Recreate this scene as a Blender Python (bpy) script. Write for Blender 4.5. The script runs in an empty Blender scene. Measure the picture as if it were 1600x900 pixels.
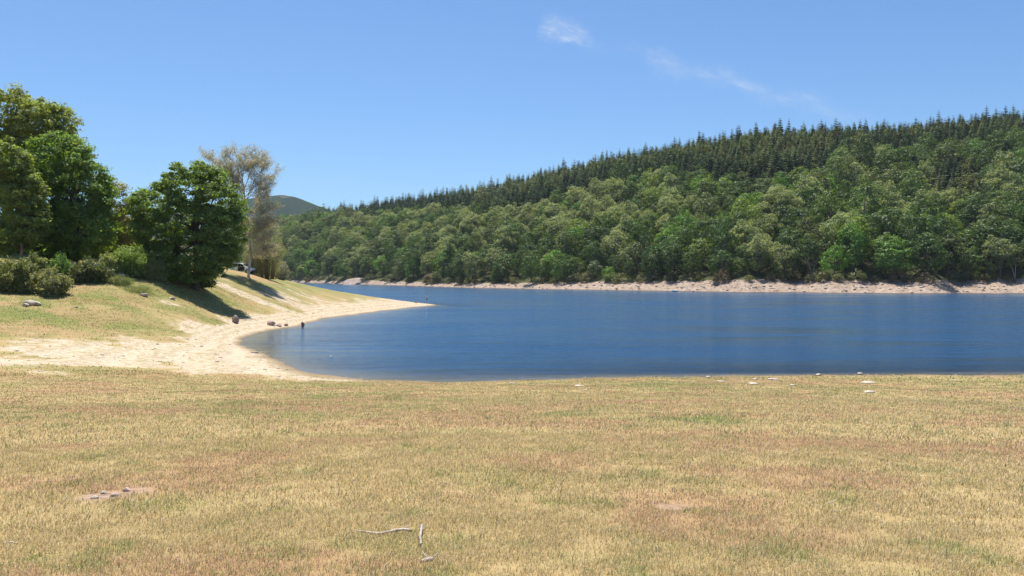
import bpy, math, random
import numpy as np

rng = np.random.default_rng(11)
random.seed(5)
R = math.radians
SC = bpy.context.scene
COL = SC.collection

# ------------------------------------------------------------------ survey
# metres; camera 5.6 m above the lake, looking along +Y; the lake is z = 0
F, HY, EYE = 1280.0, 430.0, 5.6


def at(px, py, Y):
    return np.array([(px - 800) / F * Y, Y, EYE - (py - HY) / F * Y])


def proj(x, y, z):
    y = np.maximum(y, .1)
    return 800 + F * x / y, HY + F * (EYE - z) / y


def sstep(a, b, x):
    t = np.clip((x - a) / (b - a), 0, 1)
    return t * t * (3 - 2 * t)


_lat = np.random.default_rng(3).random((8, 256, 256))


def vnoise(x, y, seed=0):
    L = _lat[seed % 8]
    xi = np.floor(x).astype(int); yi = np.floor(y).astype(int)
    fx = x - xi; fy = y - yi
    fx = fx * fx * (3 - 2 * fx); fy = fy * fy * (3 - 2 * fy)
    a = L[xi & 255, yi & 255]; b = L[(xi + 1) & 255, yi & 255]
    c = L[xi & 255, (yi + 1) & 255]; d = L[(xi + 1) & 255, (yi + 1) & 255]
    return (a * (1 - fx) + b * fx) * (1 - fy) + (c * (1 - fx) + d * fx) * fy


def fbm(x, y, oct=4, seed=0):
    s = 0; a = .5; n = 0
    for k in range(oct):
        s = s + a * vnoise(x * 2 ** k + 17.3 * k, y * 2 ** k + 9.1 * k, seed + k); n += a; a *= .5
    return s / n


# ------------------------------------------------------------------ meshes
def mesh_np(name, V, groups, attrs=None, smooth=False):
    """V (n,3); groups = list of (m,k) index arrays; attrs = {name: per-face float or rgb}"""
    me = bpy.data.meshes.new(name)
    V = np.asarray(V, dtype=np.float32)
    groups = [np.asarray(g, dtype=np.int32) for g in groups if len(g)]
    me.vertices.add(len(V)); me.vertices.foreach_set('co', V.ravel())
    loops = np.concatenate([g.ravel() for g in groups])
    starts = []; o = 0
    for g in groups:
        m, k = g.shape
        starts.append(o + np.arange(m) * k); o += m * k
    starts = np.concatenate(starts).astype(np.int32)
    me.loops.add(len(loops)); me.loops.foreach_set('vertex_index', loops)
    me.polygons.add(len(starts)); me.polygons.foreach_set('loop_start', starts)
    for an, (dom, dat) in (attrs or {}).items():
        dat = np.asarray(dat, dtype=np.float32)
        if dat.ndim == 1:
            a = me.attributes.new(an, 'FLOAT', dom); a.data.foreach_set('value', dat)
        else:
            if dat.shape[1] == 3:
                dat = np.concatenate([dat, np.ones((len(dat), 1), np.float32)], 1)
            a = me.attributes.new(an, 'FLOAT_COLOR', dom); a.data.foreach_set('color', dat.ravel())
    if smooth:
        me.polygons.foreach_set('use_smooth', np.ones(len(starts), dtype=bool))
    me.update(calc_edges=True)
    me.validate()
    return me


def link(name, me, mat=None, parent=None, loc=None):
    o = bpy.data.objects.new(name, me)
    COL.objects.link(o)
    if mat is not None:
        for m in (mat if isinstance(mat, (list, tuple)) else [mat]):
            if m.name not in [x.name for x in me.materials if x]:
                me.materials.append(m)
    if parent is not None:
        o.parent = parent
    if loc is not None:
        o.location = loc
    return o


def tag(o, label=None, cat=None, group=None, kind=None):
    if label: o['label'] = label
    if cat: o['category'] = cat
    if group: o['group'] = group
    if kind: o['kind'] = kind
    return o


def empty(name, loc, label, cat, group=None, rz=0):
    o = bpy.data.objects.new(name, None); COL.objects.link(o)
    o.location = loc; o.rotation_euler = (0, 0, rz); o.empty_display_size = .2
    return tag(o, label, cat, group)


def unit(v):
    return v / np.maximum(np.linalg.norm(v, axis=-1, keepdims=True), 1e-9)


def rdir(n, g=None):
    g = g or rng
    return unit(g.normal(size=(n, 3)))


def leaves(C, N, size, g, aspect=.55, curl=.25):
    """one bent diamond leaf card (two triangles sharing a rib) per point"""
    n = len(C)
    t = unit(np.cross(N, rdir(n, g)))
    b = np.cross(N, t)
    s = np.asarray(size).reshape(-1, 1)
    p0 = C - t * s * .5
    p1 = C + b * s * aspect * .5 - N * s * curl * .3
    p2 = C + t * s * .5 - N * s * curl
    p3 = C - b * s * aspect * .5 - N * s * curl * .3
    V = np.stack([p0, p1, p2, p3], 1).reshape(-1, 3)
    return V, np.arange(4 * n).reshape(n, 4)


def tube(pts, rad, k=6, g=None, rough=0.0):
    pts = np.asarray(pts, float); rad = np.asarray(rad, float)
    n = len(pts)
    T = unit(np.gradient(pts, axis=0))
    up = np.array([0, 0, 1.0]) if abs(T[0][2]) < .8 else np.array([0, 1.0, 0])
    A = unit(np.cross(T, up)); B = np.cross(T, A)
    th = np.linspace(0, 2 * np.pi, k, endpoint=False)
    rr = rad[:, None] * (1 + (rough * (g or rng).normal(size=(n, k)) if rough else 0))
    V = pts[:, None] + (A[:, None] * np.cos(th)[None, :, None] + B[:, None] * np.sin(th)[None, :, None]) * rr[..., None]
    V = V.reshape(-1, 3)
    i = np.arange(n - 1)[:, None] * k; j = np.arange(k)[None]
    Q = np.stack([i + j, i + (j + 1) % k, i + k + (j + 1) % k, i + k + j], -1).reshape(-1, 4)
    V = np.concatenate([V, pts[[0]], pts[[-1]]])
    c0, c1 = n * k, n * k + 1
    jj = np.arange(k)
    T3 = np.concatenate([np.stack([np.full(k, c0), (jj + 1) % k, jj], 1),
                         np.stack([np.full(k, c1), (n - 1) * k + jj, (n - 1) * k + (jj + 1) % k], 1)])
    return V, Q, T3


class Acc:
    def __init__(s): s.V = []; s.Q = []; s.T = []; s.n = 0; s.aq = []; s.at = []

    def add(s, V, Q=None, T=None, val=0.0):
        s.V.append(V)
        if Q is not None and len(Q):
            s.Q.append(np.asarray(Q) + s.n); s.aq.append(np.broadcast_to(np.asarray(val, float), (len(Q),)) if np.ndim(val) < 2 else val)
        if T is not None and len(T):
            s.T.append(np.asarray(T) + s.n); s.at.append(np.broadcast_to(np.asarray(val, float) if np.ndim(val) == 0 else 0.0, (len(T),)))
        s.n += len(V)

    def mesh(s, name, smooth=False, attr='var'):
        gs = []; a = []
        if s.Q: gs.append(np.concatenate(s.Q)); a += s.aq
        if s.T: gs.append(np.concatenate(s.T)); a += s.at
        return mesh_np(name, np.concatenate(s.V), gs, {attr: ('FACE', np.concatenate(a))}, smooth)


# ------------------------------------------------------------------ materials
def newmat(name):
    m = bpy.data.materials.new(name); m.use_nodes = True
    nt = m.node_tree; nt.nodes.clear()
    out = nt.nodes.new('ShaderNodeOutputMaterial')
    return m, nt, out


def N(nt, t, **kw):
    n = nt.nodes.new(t)
    for k, v in kw.items():
        if k.startswith('i_'):
            n.inputs[k[2:].replace('_', ' ')].default_value = v
        else:
            setattr(n, k, v)
    return n


def L(nt, a, b): nt.links.new(a, b)


def mixc(nt, fac, a, b, mode='MIX'):
    n = nt.nodes.new('ShaderNodeMix'); n.data_type = 'RGBA'; n.blend_type = mode
    for s, v in ((n.inputs[0], fac), (n.inputs[6], a), (n.inputs[7], b)):
        if hasattr(v, 'node'): nt.links.new(v, s)
        elif isinstance(v, (int, float)): s.default_value = v
        else: s.default_value = (*v[:3], 1)
    return n.outputs[2]


def math_(nt, op, a, b=None, clamp=False):
    n = nt.nodes.new('ShaderNodeMath'); n.operation = op; n.use_clamp = clamp
    for s, v in ((n.inputs[0], a), (n.inputs[1], b)):
        if v is None: continue
        if hasattr(v, 'node'): nt.links.new(v, s)
        else: s.default_value = v
    return n.outputs[0]


def noise(nt, scale, detail=3, vec=None, rough=.55):
    n = N(nt, 'ShaderNodeTexNoise'); n.inputs['Scale'].default_value = scale
    n.inputs['Detail'].default_value = detail; n.inputs['Roughness'].default_value = rough
    if vec is not None: L(nt, vec, n.inputs['Vector'])
    return n.outputs['Fac']


def ramp(nt, fac, stops):
    n = N(nt, 'ShaderNodeValToRGB'); e = n.color_ramp.elements
    while len(e) < len(stops): e.new(.5)
    for i, (p, c) in enumerate(stops):
        e[i].position = p; e[i].color = (*c, 1) if len(c) == 3 else c
    L(nt, fac, n.inputs[0])
    return n.outputs['Color']


def foliage(name, base=None, alt=(.30, .30, .14), trans=.35, use_attr=False, tr_tint=(1.25, 1.15, .45), spread=.5):
    """leaf colour = object colour (or face tint) varied per leaf; var > 1 marks catkins / blossom"""
    m, nt, out = newmat(name)
    if base is None and not use_attr:
        col = N(nt, 'ShaderNodeObjectInfo').outputs['Color']
    elif use_attr:
        a = N(nt, 'ShaderNodeAttribute', attribute_name='tint'); col = a.outputs['Color']
    else:
        c = N(nt, 'ShaderNodeRGB'); c.outputs[0].default_value = (*base, 1); col = c.outputs[0]
    v = N(nt, 'ShaderNodeAttribute', attribute_name='var').outputs['Fac']
    k = math_(nt, 'MULTIPLY_ADD', math_(nt, 'MINIMUM', v, 1.0), spread)
    k.node.inputs[2].default_value = 1 - spread / 2
    comb = N(nt, 'ShaderNodeCombineColor'); [L(nt, k, comb.inputs[i]) for i in range(3)]
    c1 = mixc(nt, 1.0, col, comb.outputs[0], 'MULTIPLY')
    c1 = mixc(nt, math_(nt, 'GREATER_THAN', v, 1.5), c1, alt)
    d = N(nt, 'ShaderNodeBsdfDiffuse'); L(nt, c1, d.inputs[0])
    t = N(nt, 'ShaderNodeBsdfTranslucent'); L(nt, mixc(nt, 1.0, c1, tr_tint, 'MULTIPLY'), t.inputs[0])
    gl = N(nt, 'ShaderNodeBsdfGlossy'); gl.inputs['Roughness'].default_value = .55; gl.inputs[0].default_value = (1, 1, 1, 1)
    mx = N(nt, 'ShaderNodeMixShader'); mx.inputs[0].default_value = trans
    L(nt, d.outputs[0], mx.inputs[1]); L(nt, t.outputs[0], mx.inputs[2])
    m2 = N(nt, 'ShaderNodeMixShader'); m2.inputs[0].default_value = .025
    L(nt, mx.outputs[0], m2.inputs[1]); L(nt, gl.outputs[0], m2.inputs[2])
    L(nt, m2.outputs[0], out.inputs[0])
    return m


def simple(name, color, rough=.8, noise_scale=0, c2=None, spec=.3, bump=0, metallic=0, detail=4):
    m, nt, out = newmat(name)
    p = N(nt, 'ShaderNodeBsdfPrincipled'); p.inputs['Roughness'].default_value = rough
    p.inputs['Specular IOR Level'].default_value = spec; p.inputs['Metallic'].default_value = metallic
    p.inputs['Base Color'].default_value = (*color, 1)
    if noise_scale:
        tc = N(nt, 'ShaderNodeTexCoord')
        f = noise(nt, noise_scale, detail, tc.outputs['Object'])
        L(nt, ramp(nt, f, [(.35, color), (.65, c2 or tuple(x * .6 for x in color))]), p.inputs['Base Color'])
        if bump:
            b = N(nt, 'ShaderNodeBump'); b.inputs['Strength'].default_value = bump; b.inputs['Distance'].default_value = .05
            L(nt, f, b.inputs['Height']); L(nt, b.outputs[0], p.inputs['Normal'])
    L(nt, p.outputs[0], out.inputs[0])
    return m


# ------------------------------------------------------------------ terrain
pts = []


def P(px, py, Y): pts.append(at(px, py, Y))
def Wp(x, y, z): pts.append(np.array([x, y, z], float))


def shore(px, py):
    Y = EYE * F / (py - HY); pts.append(np.array([(px - 800) / F * Y, Y, 0.0]))


# near field: an even slope down to the lake
for yy in (-25, -8, 2, 6, 10, 14, 19, 24, 30, 36, 41):
    for xx in (-12, 0, 12, 28, 50):
        if xx < 0 and yy > 25: continue
        Wp(xx, yy, 4.0 - .093 * yy + (.0 if yy < 36 else 0))
for yy in (-20, 0, 8, 16): Wp(-30, yy, 4.4 - .085 * max(yy, 0)); Wp(-60, yy, 5.2 - .05 * yy)
for xx in (-120, 120):
    for yy in (-80, 0): Wp(xx, yy, 6.0)
Wp(0, -90, 7); Wp(75, 30, 1.4); Wp(120, 30, 1.6)
# waterline, right to left, round the cove and out along the spit
for q in ((1900, 583), (1740, 584), (1600, 585), (1440, 585), (1280, 585.5), (1140, 586.5), (1000, 588.5), (900, 591), (800, 594), (750, 596), (700, 597), (650, 596),
          (600, 594), (560, 591), (530, 588), (500, 584.5), (470, 580), (456, 572), (440, 562), (420, 555), (400, 548), (384, 544), (373, 539.5),
          (370, 536), (376, 531), (388, 525), (402, 520), (420, 516), (445, 512.5), (466, 510), (478, 504.5), (500, 498), (530, 495), (560, 491.5),
          (590, 487.5), (620, 484), (650, 479.8), (680, 475.8)):
    shore(*q)
# left bank, front to back, column by column
for col in (
    (0, ((640, 24), (610, 31), (585, 38), (560, 45), (530, 53), (500, 60.5), (475, 66), (455, 71), (445, 75))),
    (100, ((640, 24), (605, 33), (580, 41), (558, 47.5), (525, 57), (495, 64), (470, 70), (452, 75), (440, 79))),
    (200, ((640, 24), (603, 35), (578, 43), (550, 51.5), (515, 61), (485, 69), (460, 77), (443, 82))),
    (300, ((625, 29), (601, 37), (581, 44), (556, 53), (530, 62), (505, 71.5), (482, 81), (463, 88), (446, 93))),
    (350, ((600, 39.5), (582, 45), (560, 53.5), (541, 61), (525, 72.5), (515, 77), (503, 82), (490, 87), (478, 92), (466, 96), (455, 100), (447, 103))),
    (400, ((593, 42), (578, 46.5), (563, 52.5), (512, 83), (500, 88), (490, 93), (480, 98), (470, 103), (460, 108), (449, 113))),
    (450, ((593, 42.8), (585, 45.3), (500, 94), (490, 100), (480, 107), (470, 113), (460, 119), (450, 126), (441, 136))),
    (500, ((488, 113), (478, 120), (468, 127), (460, 134), (452.5, 142))),
    (560, ((482, 126), (474, 134), (467, 141), (461.5, 148))),
    (600, ((478, 136), (471, 145), (465.5, 151))),
    (640, ((476, 146), (472, 152))),
):
    for py, Y in col[1]: P(col[0], py, Y)
P(388, 432, 118); P(372, 430, 121); P(395, 429, 126); P(380, 427.5, 130); P(412, 436, 124); P(430, 438, 134); P(350, 438, 108); P(360, 447, 104)
P(255, 438, 88); P(300, 438, 98); P(200, 425, 90); P(215, 388, 108); P(170, 392, 108); P(100, 395, 104); P(0, 395, 100); P(-120, 395, 95); P(-120, 440, 72)
P(-120, 520, 50); P(-200, 585, 34); P(330, 415, 128); P(290, 400, 126); P(440, 437, 148); P(400, 425, 145); P(420, 430, 170)
Wp(-75, 150, 9); Wp(-95, 190, 9); Wp(-60, 170, 3.2); Wp(-72, 200, 3); Wp(-105, 240, 8); Wp(-140, 150, 16); Wp(-150, 80, 12); Wp(-150, 250, 14); Wp(-90, 120, 12)
# lake bed
for q in ((0, 55, -1.0), (20, 55, -1), (40, 56, -1), (70, 56, -1), (-10, 56, -.9), (-14.5, 62, -.5), (-17.5, 63.5, -.25), (-19, 66, -.22), (-15, 72, -.6), (-16, 82, -.6), (-8, 72, -1.8),
          (-5, 100, -3), (-14, 110, -1.2), (-17, 128, -.9), (0, 80, -3), (30, 80, -3.2), (70, 80, -3.4), (110, 90, -4), (0, 130, -4.5), (50, 130, -5), (0, 200, -6), (60, 200, -6), (130, 200, -6),
          (-10, 152, -.5), (-6, 158, -.9), (-16, 165, -.7), (-28, 168, -.6), (-36, 172, -.4), (-46, 178, -.4), (-30, 185, -2), (-45, 195, -1.6), (-50, 215, -2), (-30, 240, -5), (-62, 240, -1.2), (-75, 280, -1), (0, 280, -6)):
    Wp(*q)
PT = np.array(pts)


def _phi(r): return r


_D = _phi(np.linalg.norm(PT[:, None, :2] - PT[None, :, :2], axis=-1))
_n = len(PT)
_A = np.zeros((_n + 3, _n + 3)); _A[:_n, :_n] = _D - np.eye(_n) * .35
_A[:_n, _n] = 1; _A[:_n, _n + 1:] = PT[:, :2]; _A[_n:, :_n] = _A[:_n, _n:].T
_w = np.linalg.solve(_A, np.concatenate([PT[:, 2], np.zeros(3)]))


def rbf(x, y):
    x = np.asarray(x, float); y = np.asarray(y, float); sh = x.shape
    x = x.ravel(); y = y.ravel(); out = np.empty(len(x))
    for i in range(0, len(x), 20000):
        xx = x[i:i + 20000]; yy = y[i:i + 20000]
        out[i:i + 20000] = _phi(np.hypot(xx[:, None] - PT[None, :, 0], yy[:, None] - PT[None, :, 1])) @ _w[:_n] + _w[_n] + xx * _w[_n + 1] + yy * _w[_n + 2]
    return out.reshape(sh)


def height(x, y):
    x = np.asarray(x, float); y = np.asarray(y, float)
    h = rbf(x, y)
    r = np.hypot(x, y); az = np.degrees(np.arctan2(x, y))
    lake = sstep(-33, -26, az) * (1 - sstep(100, 118, az))
    base = -5 * lake + 9 * (1 - lake)
    k = sstep(230, 300, r)
    h = h * (1 - k) + base * k
    land = sstep(.0, .6, h)
    h = h + (fbm(x * .25, y * .25, 4, 1) - .5) * .22 * land * sstep(12, 40, r) + (fbm(x * 1.3, y * 1.3, 3, 2) - .5) * (.05 + .07 * land * sstep(30, 60, r))
    return h


def ground_at(px, py):
    Y = np.geomspace(3, 240, 1500)
    z = EYE - (py - HY) / F * Y
    h = height((px - 800) / F * Y, Y)
    h = np.maximum(h, 0)
    hit = z <= h
    k = np.argmax(hit) if hit.any() else int(np.argmin(z - h))
    return np.array([(px - 800) / F * Y[k], Y[k], h[k]])


def polar(rad, ang, hf):
    A, Rr = np.meshgrid(np.radians(ang), rad)
    X = np.sin(A) * Rr; Y = np.cos(A) * Rr
    Z = hf(X, Y)
    nr, na = X.shape
    V = np.stack([X, Y, Z], -1).reshape(-1, 3)
    i = np.arange(nr - 1)[:, None] * na; j = np.arange(na)[None]
    j2 = (j + 1) % na
    Q = np.stack([i + j, i + na + j, i + na + j2, i + j2], -1).reshape(-1, 4)[:, ::-1]
    return V, Q


ang = np.concatenate([np.arange(-48, 48, .28), np.arange(48, 312, 4.0)])
rad = np.concatenate([[.05], np.geomspace(1.2, 12, 90)[:-1], np.geomspace(12, 30, 60)[:-1], np.geomspace(30, 170, 330)[:-1], np.geomspace(170, 320, 40), [400, 700, 1500, 3500]])
GV, GQ = polar(rad, ang, height)
GV = np.concatenate([GV, [[0, 0, GV[0, 2]]]])
GT = np.stack([np.full(len(ang), len(GV) - 1), (np.arange(len(ang)) + 1) % len(ang), np.arange(len(ang))], 1)[:, ::-1]

# ground cover: x = bare pale silt/gravel, y = green, z = reddish dry turf
patches = []   # (x, y, rx, ry, channel, amount)


def patch(px, py, wpx, rdepth, ch, amt):
    c = ground_at(px, py)
    patches.append((c[0], c[1], wpx / F * c[1] / 2, rdepth, ch, amt))


for q in ((190, 505, 190, 5, 'g', 1.0), (60, 485, 130, 4, 'g', .6), (310, 493, 75, 3.0, 'g', .9), (345, 482, 90, 3, 'g', .8), (150, 578, 230, 1.6, 'g', .6), (60, 463, 200, 3, 'g', .55),
          (170, 462, 120, 3, 'g', .85), (240, 448, 120, 3.5, 'g', .8), (300, 478, 90, 2.5, 'g', .35), (420, 449, 110, 5, 'g', .75), (520, 456, 120, 6, 'g', .7), (440, 478, 80, 2.0, 'g', .65), (380, 480, 90, 2.2, 'g', .5), (330, 455, 60, 3, 'g', .4), (470, 475, 200, 7, 's', .75), (590, 473, 100, 6, 's', .8), (385, 440, 60, 2, 'g', .5),
          (400, 468, 170, 2.6, 's', 1.0), (500, 470, 150, 5, 's', .7), (330, 470, 60, 1.2, 's', .4), (70, 500, 120, 1.6, 's', .3), (45, 475, 30, 1.2, 's', .6), (270, 475, 60, 1.5, 's', .7), (410, 458, 80, 2.0, 's', .6),
          (120, 545, 220, 4, 's', .75), (300, 555, 260, 5, 's', .8), (330, 520, 120, 6, 's', .8), (100, 530, 100, 1.5, 's', .4), (60, 515, 180, 1.5, 'r', .6), (150, 490, 200, 2, 'r', .5),
          (390, 430, 60, 2.2, 'r', 1.0), (415, 437, 40, 2, 'r', 1.0), (355, 437, 30, 2.0, 's', .5), (115, 447, 60, 1.2, 'r', .8),
          (165, 776, 90, .36, 'd', 1.0), (210, 768, 60, .2, 'd', .8), (1050, 793, 60, .22, 'd', .8),
          (1090, 655, 200, 1.4, 'g', .9), (780, 745, 200, .8, 'g', .3), (1450, 700, 500, 1.2, 'r', .8), (160, 640, 260, 1.2, 'r', .8), (880, 720, 200, .6, 'r', .6), (1300, 640, 300, 1.2, 'r', .35), (760, 640, 420, 2, 'r', .5),
          (250, 790, 200, .5, 'g', .4), (1150, 850, 300, .5, 'g', .3), (620, 850, 240, .35, 'g', .3), (330, 600, 500, 2.0, 'g', .25), (1480, 592, 300, 1.5, 'g', .4)):
    patch(*q)


def cover(x, y, z):
    n1 = fbm(x * .35, y * .35, 4, 3); n2 = fbm(x * .9 + 40, y * .9, 4, 4); n3 = fbm(x * 2.2, y * 2.2 + 7, 3, 5); n4 = fbm(x * .12 + 5, y * .12, 3, 6)
    left = sstep(-4, -17, x)
    T = .16 + 1.15 * left
    lim = 41.5 + (n1 - .5) * 9 + 2.5 * sstep(-24, -8, x)
    silt = sstep(T + .35, T - .6, z + (n1 - .5) * 1.5 * left + (n2 - .5) * (.8 * left + .45)) * sstep(lim - 5, lim + 5, y)
    silt = silt * (.72 + .28 * sstep(.36, .5, n3))
    near = 1 - sstep(35, 60, np.hypot(x, y))
    green = sstep(.47, .68, n2 * .4 + n3 * .25 + n4 * .35) * .75
    bank = left * sstep(44, 54, y) * sstep(1.5, 2.6, z + (n1 - .5) * 2.2) * (1 - .75 * sstep(-36, -26, x))
    green = np.maximum(green, bank * (.30 + .9 * sstep(.38, .62, n1 * .5 + n2 * .5)))
    green = np.maximum(green, 0.6 * sstep(.60, .80, n3)) * (1 - .0 * left)
    red = sstep(.50, .68, fbm(x * .5 + 90, y * .5 + 31, 4, 7)) * .8
    red = red * (1 - .3 * (1 - near))
    dirt = np.zeros_like(x)
    for (cx, cy, rx, ry, ch, amt) in patches:
        d = np.hypot((x - cx) / rx, (y - cy) / ry)
        m = amt * sstep(1.35, .5, d + (n2 - .5) * 1.5 + (n3 - .5) * .8)
        if ch == 'g': green = np.maximum(green, m); silt = silt * (1 - .95 * m)
        elif ch == 's': silt = np.maximum(silt, m * (.4 + .6 * sstep(.35, .55, n2)))
        elif ch == 'r': red = np.maximum(red, m); green = green * (1 - .6 * m)
        else: dirt = np.maximum(dirt, m)
    red = red * (1 - .5 * silt)
    return np.stack([silt, green, red], -1), dirt


CC, DD = cover(GV[:, 0], GV[:, 1], GV[:, 2])
gm = mesh_np('ground', GV, [GQ, GT], {'cover': ('POINT', CC), 'dirt': ('POINT', DD)}, True)

# palette shared by the turf below and the blades standing on it
STRAW, STRAW2, GREEN, RED = (.54, .408, .20), (.61, .49, .285), (.27, .285, .10), (.49, .315, .205)


def ground_material():
    m, nt, out = newmat('dry_turf_and_silt')
    geo = N(nt, 'ShaderNodeNewGeometry'); pos = geo.outputs['Position']
    cov = N(nt, 'ShaderNodeAttribute', attribute_name='cover'); sp = N(nt, 'ShaderNodeSeparateColor'); L(nt, cov.outputs['Color'], sp.inputs[0])
    drt = N(nt, 'ShaderNodeAttribute', attribute_name='dirt').outputs['Fac']
    fine = noise(nt, 9, 5, pos); mid = noise(nt, 1.7, 4, pos); vfine = noise(nt, 45, 3, pos)
    c = ramp(nt, mid, [(.3, (.30, .222, .10)), (.55, (.37, .275, .13)), (.75, (.28, .212, .09))])
    gfac = math_(nt, 'MULTIPLY', sp.outputs[1], ramp(nt, fine, [(.3, (.7,) * 3), (.6, (1,) * 3)]), True)
    c = mixc(nt, gfac, c, ramp(nt, fine, [(.35, (.12, .145, .038)), (.65, (.22, .225, .07))]))
    c = mixc(nt, math_(nt, 'MULTIPLY', sp.outputs[2], ramp(nt, fine, [(.35, (.4,) * 3), (.6, (1,) * 3)]), True), c, (.34, .205, .11))
    # bare silt with pebbles and worn strands
    vor = N(nt, 'ShaderNodeTexVoronoi'); vor.inputs['Scale'].default_value = 5.5; L(nt, pos, vor.inputs['Vector'])
    sep = N(nt, 'ShaderNodeSeparateColor'); L(nt, vor.outputs['Color'], sep.inputs[0])
    peb = ramp(nt, sep.outputs[0], [(.0, (.34, .26, .18)), (.35, (.47, .37, .26)), (.7, (.56, .46, .33)), (1.0, (.66, .58, .46))])
    silt = mixc(nt, .5, peb, ramp(nt, mid, [(.3, (.36, .28, .185)), (.6, (.45, .36, .25)), (.8, (.31, .24, .14))]))
    sz = N(nt, 'ShaderNodeSeparateXYZ'); L(nt, pos, sz.inputs[0])
    strand = math_(nt, 'SINE', math_(nt, 'ADD', math_(nt, 'MULTIPLY', sz.outputs[2], 24.0), math_(nt, 'MULTIPLY', mid, 14.0)))
    silt = mixc(nt, ramp(nt, strand, [(.35, (0, 0, 0)), (.95, (.8,) * 3)]), silt, ramp(nt, mid, [(.4, (.33, .27, .13)), (.6, (.30, .245, .17))]))
    sf = math_(nt, 'ADD', sp.outputs[0], math_(nt, 'MULTIPLY', math_(nt, 'SUBTRACT', fine, .5), .7))
    sfr = ramp(nt, sf, [(.35, (0, 0, 0)), (.62, (1, 1, 1))])
    c = mixc(nt, sfr, c, silt)
    c = mixc(nt, drt, c, ramp(nt, fine, [(.35, (.20, .125, .085)), (.7, (.42, .31, .23))]))
    # drowned bed and the wet rim
    sx = N(nt, 'ShaderNodeSeparateXYZ'); L(nt, pos, sx.inputs[0])
    wet = ramp(nt, math_(nt, 'ADD', sx.outputs[2], math_(nt, 'MULTIPLY', math_(nt, 'SUBTRACT', mid, .5), .08)), [(.0, (1, 1, 1)), (.13, (0, 0, 0))])
    c = mixc(nt, math_(nt, 'MULTIPLY', wet, .85), c, (.18, .125, .072))
    p = N(nt, 'ShaderNodeBsdfPrincipled'); p.inputs['Roughness'].default_value = .95; p.inputs['Specular IOR Level'].default_value = .15
    L(nt, c, p.inputs['Base Color'])
    b = N(nt, 'ShaderNodeBump'); b.inputs['Strength'].default_value = .7; b.inputs['Distance'].default_value = .06
    L(nt, math_(nt, 'ADD', math_(nt, 'MULTIPLY', vfine, .35), math_(nt, 'ADD', fine, math_(nt, 'MULTIPLY', vor.outputs['Distance'], -.6))), b.inputs['Height']); L(nt, b.outputs[0], p.inputs['Normal'])
    L(nt, p.outputs[0], out.inputs[0])
    return m


g_obj = tag(link('ground', gm, ground_material()), 'dry grassy shore sloping to the lake, pale silt around the cove', kind='structure')

# ------------------------------------------------------------------ water
wa = np.concatenate([np.arange(-50, 50, .4), np.arange(50, 130, 4.0)])
wr = np.concatenate([np.geomspace(24, 170, 260)[:-1], np.geomspace(170, 1100, 60)])
Aw, Rw = np.meshgrid(np.radians(wa), wr)
WX, WY = np.sin(Aw) * Rw, np.cos(Aw) * Rw
dep = np.where(Rw < 235, -height(WX, WY), 5.0)
WV = np.stack([WX, WY, np.zeros_like(WX)], -1).reshape(-1, 3)
i = np.arange(len(wr) - 1)[:, None] * len(wa); j = np.arange(len(wa) - 1)[None]
WQ = np.stack([i + j, i + j + 1, i + len(wa) + j + 1, i + len(wa) + j], -1).reshape(-1, 4)
keep = (dep.ravel()[WQ] > -.6).any(1)
wm = mesh_np('water', WV, [WQ[keep]], {'depth': ('POINT', dep.ravel())}, True)


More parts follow.
